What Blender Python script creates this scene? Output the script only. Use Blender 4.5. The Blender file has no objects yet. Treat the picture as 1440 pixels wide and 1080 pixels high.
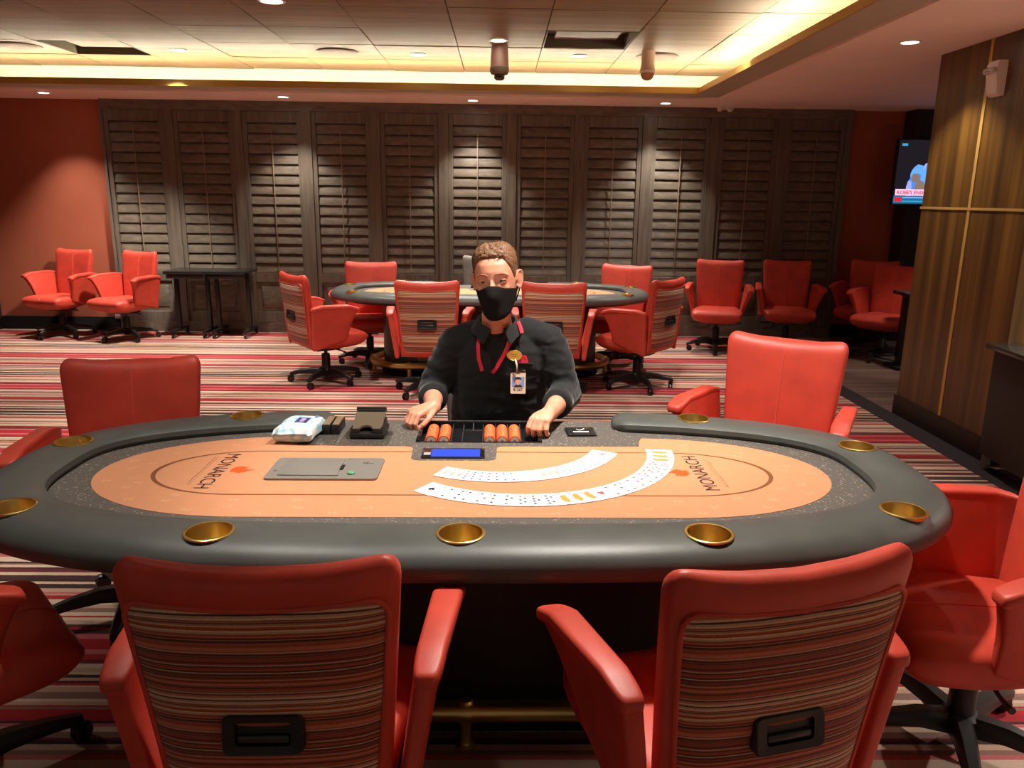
import bpy, bmesh, math, random
from mathutils import Vector, Matrix, Euler
from mathutils.bvhtree import BVHTree
R = math.radians
PI = math.pi
rnd = random.Random(7)
scene = bpy.context.scene
COL = scene.collection

# ------------------------------------------------------------------ helpers
def s2l(c):
    c /= 255.0
    return c / 12.92 if c <= 0.04045 else ((c + 0.055) / 1.055) ** 2.4
def rgb(r, g, b):
    return (s2l(r), s2l(g), s2l(b), 1.0)

class MB:
    """collects vertices and faces (with a material slot per face)"""
    def __init__(self):
        self.v = []; self.f = []; self.m = []
    def add(self, verts, faces, m=0, M=None):
        o = len(self.v)
        for p in verts:
            p = Vector(p)
            self.v.append(M @ p if M is not None else p)
        for f in faces:
            self.f.append(tuple(i + o for i in f)); self.m.append(m)
        return self
    def merge(self, other, M=None):
        o = len(self.v)
        for p in other.v: self.v.append(M @ p if M is not None else p.copy())
        for f, mi in zip(other.f, other.m):
            self.f.append(tuple(i + o for i in f)); self.m.append(mi)
        return self

def box(mb, lo, hi, m=0, M=None):
    x0, y0, z0 = lo; x1, y1, z1 = hi
    v = [(x0,y0,z0),(x1,y0,z0),(x1,y1,z0),(x0,y1,z0),(x0,y0,z1),(x1,y0,z1),(x1,y1,z1),(x0,y1,z1)]
    f = [(3,2,1,0),(4,5,6,7),(0,1,5,4),(1,2,6,5),(2,3,7,6),(3,0,4,7)]
    return mb.add(v, f, m, M)

def rbox(mb, lo, hi, r=0.005, seg=2, m=0, M=None):
    """box with rounded edges"""
    bm = bmesh.new()
    bmesh.ops.create_cube(bm, size=1.0)
    c = [(a+b)/2 for a, b in zip(lo, hi)]; d = [abs(b-a) for a, b in zip(lo, hi)]
    for v in bm.verts:
        v.co = Vector((c[0]+v.co.x*d[0], c[1]+v.co.y*d[1], c[2]+v.co.z*d[2]))
    r = min(r, min(d)*0.49)
    bmesh.ops.bevel(bm, geom=bm.edges[:]+bm.verts[:], offset=r, segments=seg, profile=0.5, affect='EDGES')
    bm.verts.ensure_lookup_table()
    for i, v in enumerate(bm.verts): v.index = i
    mb.add([v.co.copy() for v in bm.verts], [[v.index for v in f.verts] for f in bm.faces], m, M)
    bm.free()
    return mb

def loft(mb, rings, caps=True, closed=True, m=0, M=None, flip=False):
    n = len(rings[0]); v = [p for r in rings for p in r]; f = []
    for i in range(len(rings)-1):
        for j in range(n if closed else n-1):
            a = i*n+j; b = i*n+(j+1) % n; c = (i+1)*n+(j+1) % n; d = (i+1)*n+j
            f.append((d,c,b,a) if flip else (a,b,c,d))
    if caps and closed:
        e = (len(rings)-1)*n
        lo = tuple(range(n)); hi = tuple(range(e, e+n))
        if flip: f.append(lo); f.append(hi[::-1])
        else: f.append(lo[::-1]); f.append(hi)
    return mb.add(v, f, m, M)

def frames(pts):
    """parallel-transport frames along a polyline"""
    P = [Vector(p) for p in pts]; out = []; n = len(P)
    for i in range(n):
        t = (P[min(i+1, n-1)] - P[max(i-1, 0)]).normalized()
        if i == 0:
            u = t.orthogonal().normalized()
        else:
            u = (out[-1][1] - t*out[-1][1].dot(t)).normalized()
        out.append((t, u, t.cross(u)))
    return P, out

def tube(mb, pts, rad, n=10, m=0, M=None, caps=True, flat=1.0):
    P, F = frames(pts)
    if not isinstance(rad, (list, tuple)): rad = [rad]*len(P)
    rings = []
    for p, (t, u, w), r in zip(P, F, rad):
        rings.append([p + u*(math.cos(2*PI*k/n)*r) + w*(math.sin(2*PI*k/n)*r*flat) for k in range(n)])
    return loft(mb, rings, caps, True, m, M)

def ball_tube(mb, pts, rad, n=14, m=0, M=None):
    """a tube with rounded ends (a chain of capsules)"""
    P = [Vector(p) for p in pts]
    if not isinstance(rad, (list, tuple)): rad = [rad]*len(P)
    a = (P[0]-P[1]).normalized(); b = (P[-1]-P[-2]).normalized()
    pp = []; rr = []
    for k in (0.98, 0.85, 0.5):
        pp.append(P[0]+a*rad[0]*k); rr.append(rad[0]*math.sqrt(1-k*k))
    pp += P; rr += list(rad)
    for k in (0.5, 0.85, 0.98):
        pp.append(P[-1]+b*rad[-1]*k); rr.append(rad[-1]*math.sqrt(1-k*k))
    return tube(mb, pp, rr, n, m, M)

def lathe(mb, prof, n=24, c=(0,0,0), m=0, M=None, close=False):
    rings = []
    for r, z in prof:
        rings.append([(c[0]+r*math.cos(2*PI*k/n), c[1]+r*math.sin(2*PI*k/n), c[2]+z) for k in range(n)])
    return loft(mb, rings, not close, True, m, M)

def cyl(mb, c, r, z0, z1, n=20, m=0, M=None):
    return lathe(mb, [(r, z0), (r, z1)], n, (c[0], c[1], 0), m, M)

def prism(mb, poly, z0, z1, m=0, M=None):
    n = len(poly)
    v = [(x, y, z0) for x, y in poly] + [(x, y, z1) for x, y in poly]
    f = [tuple(range(n-1, -1, -1)), tuple(range(n, 2*n))]
    f += [(i, (i+1) % n, n+(i+1) % n, n+i) for i in range(n)]
    return mb.add(v, f, m, M)

def ellipsoid(mb, c, r, nu=20, nv=12, m=0, M=None):
    rings = []
    for i in range(nv+1):
        a = -PI/2 + PI*i/nv
        ca = max(math.cos(a), 0.02)
        rings.append([(c[0]+r[0]*ca*math.cos(2*PI*k/nu), c[1]+r[1]*ca*math.sin(2*PI*k/nu), c[2]+r[2]*math.sin(a)) for k in range(nu)])
    return loft(mb, rings, True, True, m, M)

def rrect(x0, y0, x1, y1, r, n=5):
    out = []
    for cx, cy, a0 in ((x1-r, y0+r, -90), (x1-r, y1-r, 0), (x0+r, y1-r, 90), (x0+r, y0+r, 180)):
        for k in range(n+1):
            a = R(a0 + 90*k/n); out.append((cx+r*math.cos(a), cy+r*math.sin(a)))
    return out

def lerp(a, b, t): return a + (b-a)*t
def sgnpow(c, e): return math.copysign(abs(c)**e, c)
def interp(tab, x):
    """piecewise smooth interpolation of a table [(x, y...)]"""
    if x <= tab[0][0]: return tab[0][1:]
    for a, b in zip(tab, tab[1:]):
        if x <= b[0]:
            t = (x-a[0])/(b[0]-a[0]); 
            return tuple(lerp(p, q, t) for p, q in zip(a[1:], b[1:]))
    return tab[-1][1:]

def mesh_of(name, mb):
    me = bpy.data.meshes.new(name)
    me.from_pydata([tuple(v) for v in mb.v], [], mb.f)
    me.update()
    return me

def obj(name, mb, mats, parent=None, smooth=True, ang=38):
    me = mb if isinstance(mb, bpy.types.Mesh) else mesh_of(name, mb)
    if not isinstance(mats, (list, tuple)): mats = [mats]
    me.materials.clear()
    for mt in mats: me.materials.append(mt)
    if not isinstance(mb, bpy.types.Mesh):
        me.polygons.foreach_set('material_index', mb.m)
        bm = bmesh.new(); bm.from_mesh(me)
        bmesh.ops.recalc_face_normals(bm, faces=bm.faces[:])
        bm.to_mesh(me); bm.free()
    if smooth:
        me.shade_smooth()
        me.set_sharp_from_angle(angle=R(ang))
    o = bpy.data.objects.new(name, me)
    COL.objects.link(o)
    if parent is not None: o.parent = parent
    return o

def thing(name, label, cat, loc=(0,0,0), rotz=0.0, group=None):
    o = bpy.data.objects.new(name, None); COL.objects.link(o)
    o.empty_display_size = 0.1
    o.location = loc; o.rotation_euler = (0, 0, rotz)
    o['label'] = label; o['category'] = cat
    if group: o['group'] = group
    return o

def tag(o, label, cat, group=None):
    o['label'] = label; o['category'] = cat
    if group: o['group'] = group
    return o

def struct(name, mb, mats, smooth=False, parent=None):
    o = obj(name, mb, mats, parent, smooth)
    if parent is None: o['kind'] = 'structure'
    return o

def dup(src, parent=None):
    c = src.copy(); COL.objects.link(c)
    if parent is not None: c.parent = parent
    for ch in list(src.children): dup(ch, c)
    return c

def place(src, used, label, loc, rotz, group=None, scale=None):
    """first call moves the source itself, later calls copy it with its parts"""
    o = src if not used else dup(src)
    used.append(1)
    o.location = loc; o.rotation_euler = (0, 0, rotz)
    o['label'] = label
    if group: o['group'] = group
    return o

def evaluated(name, o):
    bpy.context.view_layer.update()
    dg = bpy.context.evaluated_depsgraph_get()
    me = bpy.data.meshes.new_from_object(o.evaluated_get(dg))
    me.name = name
    old = o.data
    bpy.data.objects.remove(o, do_unlink=True)
    if old.users == 0: bpy.data.meshes.remove(old)
    return me

def remesh(name, mb, voxel, it=2, fac=0.5):
    me = mesh_of(name, mb)
    bm = bmesh.new(); bm.from_mesh(me)
    bmesh.ops.recalc_face_normals(bm, faces=bm.faces[:]); bm.to_mesh(me); bm.free()
    o = bpy.data.objects.new(name, me); COL.objects.link(o)
    md = o.modifiers.new('r', 'REMESH'); md.mode = 'VOXEL'; md.voxel_size = voxel
    sm = o.modifiers.new('s', 'SMOOTH'); sm.factor = fac; sm.iterations = it
    return evaluated(name, o)

def text_mb(body, size, depth=0.0004, align='CENTER', bold=0.0, res=3):
    cu = bpy.data.curves.new('txt', 'FONT')
    cu.body = body; cu.size = size; cu.align_x = align; cu.align_y = 'CENTER'
    cu.extrude = depth/2; cu.offset = bold; cu.resolution_u = res
    o = bpy.data.objects.new('txt', cu); COL.objects.link(o)
    bpy.context.view_layer.update()
    dg = bpy.context.evaluated_depsgraph_get()
    me = bpy.data.meshes.new_from_object(o.evaluated_get(dg))
    mb = MB(); mb.add([v.co.copy() for v in me.vertices], [tuple(p.vertices) for p in me.polygons])
    bpy.data.objects.remove(o, do_unlink=True); bpy.data.curves.remove(cu); bpy.data.meshes.remove(me)
    return mb

# ------------------------------------------------------------------ materials
def nodes(name):
    m = bpy.data.materials.new(name); m.use_nodes = True
    nt = m.node_tree; nt.nodes.clear()
    out = nt.nodes.new('ShaderNodeOutputMaterial')
    p = nt.nodes.new('ShaderNodeBsdfPrincipled')
    nt.links.new(p.outputs['BSDF'], out.inputs['Surface'])
    return m, nt, p
def N(nt, kind, **kw):
    n = nt.nodes.new('ShaderNode'+kind)
    for k, v in kw.items():
        if k in n.inputs.keys(): n.inputs[k].default_value = v
        else: setattr(n, k, v)
    return n
def coords(nt, scale=(1,1,1), kind='Object'):
    tc = N(nt, 'TexCoord'); mp = N(nt, 'Mapping')
    mp.inputs['Scale'].default_value = scale
    nt.links.new(tc.outputs[kind], mp.inputs['Vector'])
    return mp.outputs['Vector']
def ramp(nt, fac, stops, mode='LINEAR'):
    r = N(nt, 'ValToRGB'); r.color_ramp.interpolation = mode
    e = r.color_ramp.elements
    while len(e) > 1: e.remove(e[-1])
    e[0].position = stops[0][0]; e[0].color = stops[0][1]
    for p, c in stops[1:]:
        x = e.new(p); x.color = c
    nt.links.new(fac, r.inputs['Fac'])
    return r.outputs['Color']
def math_n(nt, op, a, b=None, c=None):
    n = N(nt, 'Math', operation=op)
    for i, x in enumerate((a, b, c)):
        if x is None: continue
        if hasattr(x, 'is_linked') or hasattr(x, 'links'): nt.links.new(x, n.inputs[i])
        else: n.inputs[i].default_value = x
    return n.outputs[0]
def bump(nt, p, height, strength=0.2, dist=0.01):
    b = N(nt, 'Bump'); b.inputs['Strength'].default_value = strength; b.inputs['Distance'].default_value = dist
    nt.links.new(height, b.inputs['Height']); nt.links.new(b.outputs['Normal'], p.inputs['Normal'])

def plain(name, col, rough=0.5, metal=0.0, spec=0.5, coat=0.0, var=0.0, vscale=8.0, bmp=0.0, bscale=200.0, sheen=0.0):
    m, nt, p = nodes(name)
    p.inputs['Base Color'].default_value = col
    p.inputs['Roughness'].default_value = rough; p.inputs['Metallic'].default_value = metal
    p.inputs['Specular IOR Level'].default_value = spec
    p.inputs['Coat Weight'].default_value = coat
    p.inputs['Sheen Weight'].default_value = sheen
    if var:
        v = coords(nt)
        n = N(nt, 'TexNoise', Scale=vscale, Detail=4.0); nt.links.new(v, n.inputs['Vector'])
        a = tuple(min(1, x*(1-var)) for x in col[:3])+(1,); b = tuple(min(1, x*(1+var)) for x in col[:3])+(1,)
        nt.links.new(ramp(nt, n.outputs['Fac'], [(0.3, a), (0.7, b)]), p.inputs['Base Color'])
    if bmp:
        v = coords(nt)
        n = N(nt, 'TexNoise', Scale=bscale, Detail=3.0); nt.links.new(v, n.inputs['Vector'])
        bump(nt, p, n.outputs['Fac'], bmp, 0.004)
    return m

def emit(name, col, strength):
    m = bpy.data.materials.new(name); m.use_nodes = True
    nt = m.node_tree; nt.nodes.clear()
    out = nt.nodes.new('ShaderNodeOutputMaterial'); e = nt.nodes.new('ShaderNodeEmission')
    e.inputs['Color'].default_value = col; e.inputs['Strength'].default_value = strength
    nt.links.new(e.outputs[0], out.inputs['Surface'])
    return m

def leather(name, col, rough=0.42):
    m, nt, p = nodes(name)
    v = coords(nt)
    n1 = N(nt, 'TexNoise', Scale=9.0, Detail=3.0); nt.links.new(v, n1.inputs['Vector'])
    a = tuple(x*0.9 for x in col[:3])+(1,); b = tuple(min(1, x*1.1) for x in col[:3])+(1,)
    nt.links.new(ramp(nt, n1.outputs['Fac'], [(0.35, a), (0.65, b)]), p.inputs['Base Color'])
    vo = N(nt, 'TexVoronoi', Scale=420.0); nt.links.new(v, vo.inputs['Vector'])
    bump(nt, p, vo.outputs['Distance'], 0.12, 0.002)
    p.inputs['Roughness'].default_value = rough
    p.inputs['Specular IOR Level'].default_value = 0.45
    return m

def stripes(name, axis, period, cols, seed, wmin, wmax, rough=0.95, fuzz=0.004, fscale=60.0, bmp=0.3, sheen=0.2, scale_noise=(1,1,1)):
    """irregular constant-colour stripes repeating along one object axis"""
    m, nt, p = nodes(name)
    tc = N(nt, 'TexCoord'); sep = N(nt, 'SeparateXYZ'); nt.links.new(tc.outputs['Object'], sep.inputs[0])
    mp = N(nt, 'Mapping'); mp.inputs['Scale'].default_value = scale_noise
    nt.links.new(tc.outputs['Object'], mp.inputs['Vector'])
    nz = N(nt, 'TexNoise', Scale=fscale, Detail=2.0); nt.links.new(mp.outputs['Vector'], nz.inputs['Vector'])
    off = math_n(nt, 'MULTIPLY_ADD', nz.outputs['Fac'], fuzz, sep.outputs[axis])
    f = math_n(nt, 'FRACT', math_n(nt, 'DIVIDE', off, period))
    r = random.Random(seed)
    outs = []
    for half in (0, 1):
        stops = []; x = 0.0; last = None
        while x < 1.0 and len(stops) < 31:
            c = r.choice(cols)
            while c is last: c = r.choice(cols)
            last = c
            stops.append((x, c)); x += r.uniform(wmin, wmax)*2/period
        g = math_n(nt, 'MULTIPLY_ADD', f, 2.0, -1.0*half)
        outs.append(ramp(nt, g, stops, 'CONSTANT'))
    sel = math_n(nt, 'GREATER_THAN', f, 0.5)
    mx = N(nt, 'Mix', data_type='RGBA'); nt.links.new(sel, mx.inputs['Factor'])
    nt.links.new(outs[0], mx.inputs[6]); nt.links.new(outs[1], mx.inputs[7])
    # fibre mottling
    n2 = N(nt, 'TexNoise', Scale=300.0, Detail=2.0); nt.links.new(tc.outputs['Object'], n2.inputs['Vector'])
    mu = N(nt, 'Mix', data_type='RGBA', blend_type='MULTIPLY'); mu.inputs['Factor'].default_value = 0.35
    nt.links.new(mx.outputs[2], mu.inputs[6])
    nt.links.new(ramp(nt, n2.outputs['Fac'], [(0.3, (0.45,0.45,0.45,1)), (0.7, (1,1,1,1))]), mu.inputs[7])
    nt.links.new(mu.outputs[2], p.inputs['Base Color'])
    p.inputs['Roughness'].default_value = rough; p.inputs['Specular IOR Level'].default_value = 0.15
    p.inputs['Sheen Weight'].default_value = sheen
    bump(nt, p, n2.outputs['Fac'], bmp, 0.003)
    return m

def wood(name, c1, c2, grain=(1.0, 1.0, 0.06), scale=14.0, rough=0.4, coat=0.0, spec=0.4, detail=6.0, mid=None, lo=0.3, hi=0.7):
    m, nt, p = nodes(name)
    v = coords(nt, grain)
    n = N(nt, 'TexNoise', Scale=scale, Detail=detail, Roughness=0.65); nt.links.new(v, n.inputs['Vector'])
    st = [(lo, c1), (hi, c2)] if mid is None else [(lo, c1), ((lo+hi)/2, mid), (hi, c2)]
    nt.links.new(ramp(nt, n.outputs['Fac'], st), p.inputs['Base Color'])
    p.inputs['Roughness'].default_value = rough; p.inputs['Coat Weight'].default_value = coat
    p.inputs['Specular IOR Level'].default_value = spec
    bump(nt, p, n.outputs['Fac'], 0.06, 0.004)
    return m

M_RED = leather('red_leather', rgb(198, 69, 52), 0.45)
M_PIPE = plain('red_piping', rgb(210, 84, 66), 0.5)
M_GREYL = leather('grey_leather', rgb(92, 84, 78), 0.4)
M_BLACKP = plain('black_plastic', rgb(24, 23, 22), 0.4, spec=0.5, bmp=0.05)
M_CASTER = plain('caster_rubber', rgb(18, 18, 18), 0.3, spec=0.6)
M_STEEL = plain('steel', rgb(170, 168, 165), 0.3, metal=1.0)
M_FABRIC = stripes('striped_fabric', 2, 0.175, [rgb(186,98,64), rgb(226,190,154), rgb(96,60,48), rgb(168,76,58), rgb(196,164,138), rgb(160,82,60), rgb(128,86,68), rgb(206,122,92), rgb(182,130,104), rgb(82,52,44)], 5, 0.0014, 0.0042, fuzz=0.0025, fscale=14.0, bmp=0.6)
M_CARPET = stripes('striped_carpet', 1, 1.26, [rgb(226,200,176), rgb(224,196,168), rgb(184,20,34), rgb(176,26,40), rgb(52,28,26), rgb(112,24,38), rgb(148,112,98), rgb(208,106,110), rgb(66,34,34), rgb(204,168,144)], 11, 0.009, 0.034, fuzz=0.005, fscale=70.0, bmp=0.6)
M_WALK = stripes('walkway_carpet', 1, 1.1, [rgb(120,92,80), rgb(104,78,68), rgb(88,64,56), rgb(132,104,92)], 3, 0.01, 0.03, fuzz=0.01, fscale=20.0, bmp=0.5)
M_BORDER = plain('border_carpet', rgb(42, 34, 38), 0.95, var=0.2, vscale=60, bmp=0.4)
M_REDWALL = plain('red_wall_paint', rgb(160, 86, 62), 0.75, spec=0.25, var=0.06, vscale=2.5, bmp=0.05, bscale=120)
M_SHUT = wood('shutter_wood', rgb(84, 76, 67), rgb(122, 110, 95), grain=(0.35, 1, 1.0), scale=22, rough=0.42, spec=0.4)
M_SHUTV = wood('shutter_frame_wood', rgb(82, 74, 66), rgb(114, 103, 90), grain=(1, 1, 0.08), scale=26, rough=0.45, spec=0.4)
M_DARKGAP = plain('dark_backing', rgb(14, 11, 10), 0.9)
M_CEIL = wood('ceiling_panel_wood', rgb(108, 84, 61), rgb(140, 114, 86), grain=(0.10, 1.0, 1.0), scale=9, rough=0.5, spec=0.25, mid=rgb(122,98,72))
M_SOFFIT = plain('soffit_paint', rgb(240, 222, 210), 0.8, spec=0.2, var=0.03, vscale=3)
M_FASCIA = plain('fascia_paint', rgb(178, 174, 152), 0.5, var=0.05, vscale=6)
M_GOLD = plain('gold_trim', rgb(206, 166, 88), 0.4, metal=0.45)
M_COVE = plain('cove_paint', rgb(236, 224, 196), 0.85, spec=0.2)
M_LED = emit('cove_light_strip', (1.0, 0.90, 0.66, 1), 125.0)
M_DOWN = emit('downlight_lens', (1.0, 0.9, 0.78, 1), 14.0)
M_WHITE = plain('white_plastic', rgb(228, 222, 212), 0.4)
M_COLWOOD = wood('wall_wood_veneer', rgb(58, 38, 16), rgb(128, 92, 38), grain=(1, 1, 0.03), scale=9, rough=0.33, spec=0.5, mid=rgb(92, 62, 24), lo=0.32, hi=0.72)
M_DARKWOOD = wood('dark_stained_wood', rgb(28, 20, 16), rgb(46, 33, 25), grain=(1, 1, 0.08), scale=20, rough=0.4)
M_BRASS = plain('brass', rgb(232, 204, 124), 0.28, metal=1.0)
M_BRASSD = plain('brass_satin', rgb(214, 186, 112), 0.35, metal=1.0)
M_RAIL = leather('rail_vinyl', rgb(74, 77, 74), 0.42)
M_TAN = plain('tan_cloth', rgb(194, 134, 97), 0.85, spec=0.15, var=0.03, vscale=30, sheen=0.1, bmp=0.08, bscale=900)
M_TANL = plain('tan_cloth_pattern', rgb(205, 151, 116), 0.85, spec=0.15)
M_LINE = plain('betting_line_print', rgb(120, 76, 48), 0.85, spec=0.1)
M_INK = plain('logo_ink', rgb(60, 42, 44), 0.8, spec=0.1)
M_FLAME = plain('logo_orange', rgb(232, 84, 36), 0.8, spec=0.1)

def speckle():
    m, nt, p = nodes('speckled_cloth')
    v = coords(nt)
    vo = N(nt, 'TexVoronoi', Scale=95.0); nt.links.new(v, vo.inputs['Vector'])
    nz = N(nt, 'TexNoise', Scale=42.0, Detail=2.0); nt.links.new(v, nz.inputs['Vector'])
    k = math_n(nt, 'ADD', vo.outputs['Distance'], math_n(nt, 'MULTIPLY', nz.outputs['Fac'], -0.38))
    c = ramp(nt, k, [(0.0, rgb(168, 148, 124)), (0.03, rgb(104, 96, 88)), (0.06, rgb(86, 82, 78))])
    nt.links.new(c, p.inputs['Base Color'])
    p.inputs['Roughness'].default_value = 0.6; p.inputs['Specular IOR Level'].default_value = 0.3
    return m
M_SPECK = speckle()
M_SHUF = plain('grey_metal_plate', rgb(134, 130, 124), 0.45, metal=0.3)
M_ACRYL = plain('smoked_acrylic', rgb(26, 26, 28), 0.15, spec=0.6)
M_OLIVE = plain('shoe_lid', rgb(88, 78, 62), 0.4, spec=0.5)
# ------------------------------------------------------------------ camera
F_PX, PITCH, ROLL, YAW, CAM_H = 1096.93, R(13.446), R(0.7432), R(1.0514), 1.55
cy_, sy_, cp_, sp_, cr_, sr_ = math.cos(YAW), math.sin(YAW), math.cos(PITCH), math.sin(PITCH), math.cos(ROLL), math.sin(ROLL)
fwd = Vector((sy_*cp_, cy_*cp_, -sp_)); rt0 = Vector((cy_, -sy_, 0)); up0 = rt0.cross(fwd)
rt = rt0*cr_ + up0*sr_; up = up0*cr_ - rt0*sr_
cd = bpy.data.cameras.new('camera'); cam = bpy.data.objects.new('camera', cd); COL.objects.link(cam)
mw = Matrix.Identity(4)
for i, a in enumerate((rt, up, -fwd)):
    for j in range(3): mw[j][i] = a[j]
mw.translation = Vector((0, 0, CAM_H))
cam.matrix_world = mw
cd.sensor_fit = 'HORIZONTAL'; cd.sensor_width = 36.0; cd.lens = F_PX/1440*36.0
cd.clip_start = 0.05; cd.clip_end = 60
scene.camera = cam

# ------------------------------------------------------------------ room shell
ZS, ZT = 2.53, 2.85            # soffit and raised ceiling heights
YB = 9.03                      # back wall
XL, XR = -5.73, 6.2
YF = -2.2
SX, SY = 2.18, 8.22            # edge of the soffit (right side, back side)
mb = MB(); box(mb, (XL-0.2, YF, -0.1), (2.82, YB+0.2, 0.0)); struct('floor', mb, M_CARPET)
mb = MB(); box(mb, (2.82, YF, -0.1), (2.985, YB+0.2, 0.002)); struct('floor_border', mb, M_BORDER)
mb = MB(); box(mb, (2.985, YF, -0.1), (XR, YB+0.2, 0.0)); struct('floor_walkway', mb, M_WALK)
mb = MB(); box(mb, (XL-0.2, YB, 0), (XR, YB+0.15, 3.0)); struct('wall_back', mb, M_REDWALL)
mb = MB(); box(mb, (XL-0.15, YF, 0), (XL, YB, 3.0)); struct('wall_left', mb, M_DARKWOOD)
mb = MB(); box(mb, (4.49, 8.78, 0), (XR, YB, ZS)); struct('wall_alcove', mb, M_DARKWOOD)
mb = MB(); box(mb, (XR, YF, 0), (XR+0.15, YB, ZS)); struct('wall_far_right', mb, M_DARKWOOD)
mb = MB(); box(mb, (3.0, 4.48, 0), (4.2, 5.64, ZS)); struct('wall_right', mb, M_COLWOOD)
mb = MB(); box(mb, (2.985, 4.465, 0), (3.0, 5.655, 0.145)); box(mb, (3.0, 5.64, 0), (4.2, 5.655, 0.145)); box(mb, (3.0, 4.465, 0), (4.2, 4.48, 0.145)); struct('baseboard_right', mb, M_DARKWOOD)
mb = MB(); box(mb, (XL, YB-0.018, 0), (-4.33, YB, 0.15)); box(mb, (3.88, YB-0.018, 0), (4.49, YB, 0.15)); struct('baseboard_back', mb, M_DARKGAP)
# gold inlay strips of the wood-panelled wall
mb = MB(); box(mb, (2.996, 5.045, 0.146), (3.0, 5.075, ZS)); struct('trim_1', mb, M_GOLD)
mb = MB(); box(mb, (2.992, 4.472, 1.508), (3.0, 5.648, 1.524)); box(mb, (3.0, 5.64, 1.508), (4.2, 5.648, 1.524)); box(mb, (3.0, 4.472, 1.508), (4.2, 4.48, 1.524)); struct('trim_2', mb, M_GOLD)
# soffit: back strip and right strip
mb = MB()
box(mb, (XL, SY, ZS), (XR, YB, ZS+0.03)); box(mb, (SX, YF, ZS), (XR, SY, ZS+0.03))
struct('ceiling_soffit', mb, M_SOFFIT)
# recessed fascia shelf along the soffit edge, with its gold lip
mb = MB()
box(mb, (XL, SY-0.27, ZS+0.018), (SX, SY+0.02, ZS+0.05)); box(mb, (SX-0.27, YF, ZS+0.018), (SX+0.02, SY-0.27, ZS+0.05))
struct('trim_3', mb, M_FASCIA)
mb = MB()
box(mb, (XL, SY-0.275, ZS+0.016), (SX-0.27, SY-0.262, ZS+0.062)); box(mb, (SX-0.275, YF, ZS+0.016), (SX-0.262, SY-0.27, ZS+0.062))
box(mb, (XL, SY-0.255, ZS+0.05), (SX-0.25, SY-0.24, ZS+0.078)); box(mb, (SX-0.255, YF, ZS+0.05), (SX-0.24, SY-0.25, ZS+0.078))
struct('trim_4', mb, M_GOLD)
# light cove: shelf top, outer wall
mb = MB()
box(mb, (SX+0.62, YF, ZS+0.03), (SX+0.66, YB, ZT+0.05)); struct('wall_cove', mb, M_COVE)
mb = MB()
box(mb, (XL, YB-0.03, ZS+0.03), (SX+0.62, YB, ZT+0.05)); struct('wall_cove_back', mb, M_COVE)
# raised ceiling of wood panels (two grid cells are open vents)
PX0, PY0, PS = 0.363, 7.452, 0.7475
PYS = 0.735
VENTS = {(-6, 1): None, (0, 0): None}
mb = MB(); rr = random.Random(3)
def cell(i, j):
    x0 = PX0+i*PS; y1 = PY0+j*PYS
    return x0, y1-PYS, x0+PS, y1
for i in range(-9, 4):
    for j in range(-13, 3):
        x0, y0, x1, y1 = cell(i, j)
        if (i, j) in ((-6, 1), (0, 0)): continue
        x1 = min(x1, SX+0.63); y1 = min(y1, YB); x0 = max(x0, XL)
        if x1-x0 < 0.05 or y1-y0 < 0.05: continue
        g = 0.004; t = [rr.uniform(-0.004, 0.004) for _ in range(2)]
        v = [(x0+g, y0+g, ZT+t[0]), (x1-g, y0+g, ZT+t[0]), (x1-g, y1-g, ZT+t[1]), (x0+g, y1-g, ZT+t[1])]
        v += [(a, b, ZT+0.03) for a, b, c in v]
        mb.add(v, [(0,1,2,3), (7,6,5,4), (0,4,5,1), (1,5,6,2), (2,6,7,3), (3,7,4,0)])
struct('ceiling', mb, M_CEIL)
# leave the slab above the vents open: build it in strips instead
mb = MB()
def slab(x0, y0, x1, y1): box(mb, (x0, y0, ZT+0.031), (x1, y1, ZT+0.05))
vx0, vy0, vx1, vy1 = cell(-6, 1); wx0, wy0, wx1, wy1 = cell(0, 0)
slab(XL, YF, SX+0.66, wy0); slab(XL, wy0, wx0, wy1); slab(wx1, wy0, SX+0.66, wy1)
slab(XL, vy0, vx0, vy1); slab(vx1, vy0, SX+0.66, vy1); slab(XL, vy1, SX+0.66, YB)
struct('ceiling_slab', mb, M_DARKGAP)

def vent(ci, cj, label):
    x0, y0, x1, y1 = cell(ci, cj)
    t = thing('ceiling_vent', label, 'ceiling vent', ((x0+x1)/2, (y0+y1)/2, ZT), 0, 'open square vents in the wood ceiling')
    a = (x1-x0)/2-0.004; b = (y1-y0)/2-0.004; h = 0.13
    m1 = MB()
    for lo, hi in (((-a,-b,0.0),(-a+.012,b,h)), ((a-.012,-b,0.0),(a,b,h)), ((-a+.012,-b,0.0),(a-.012,-b+.012,h)), ((-a+.012,b-.012,0.0),(a-.012,b,h))): box(m1, lo, hi)
    obj('frame', m1, bpy.data.materials.get('vent_frame') or plain('vent_frame', rgb(84, 76, 60), 0.6), t, False)
    m2 = MB(); box(m2, (-a+.012,-b+.012,h-0.012), (a-.012,b-.012,h)); box(m2, (-a+.1,-b+.1,0.055), (a-.1,b-.1,0.07))
    obj('baffle', m2, bpy.data.materials.get('vent_baffle') or plain('vent_baffle', rgb(112, 90, 74), 0.6), t, False)
vent(-6, 1, 'dark square vent opening at the left of the wood ceiling')
vent(0, 0, 'square vent opening with a raised baffle, right of the ceiling camera')

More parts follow.
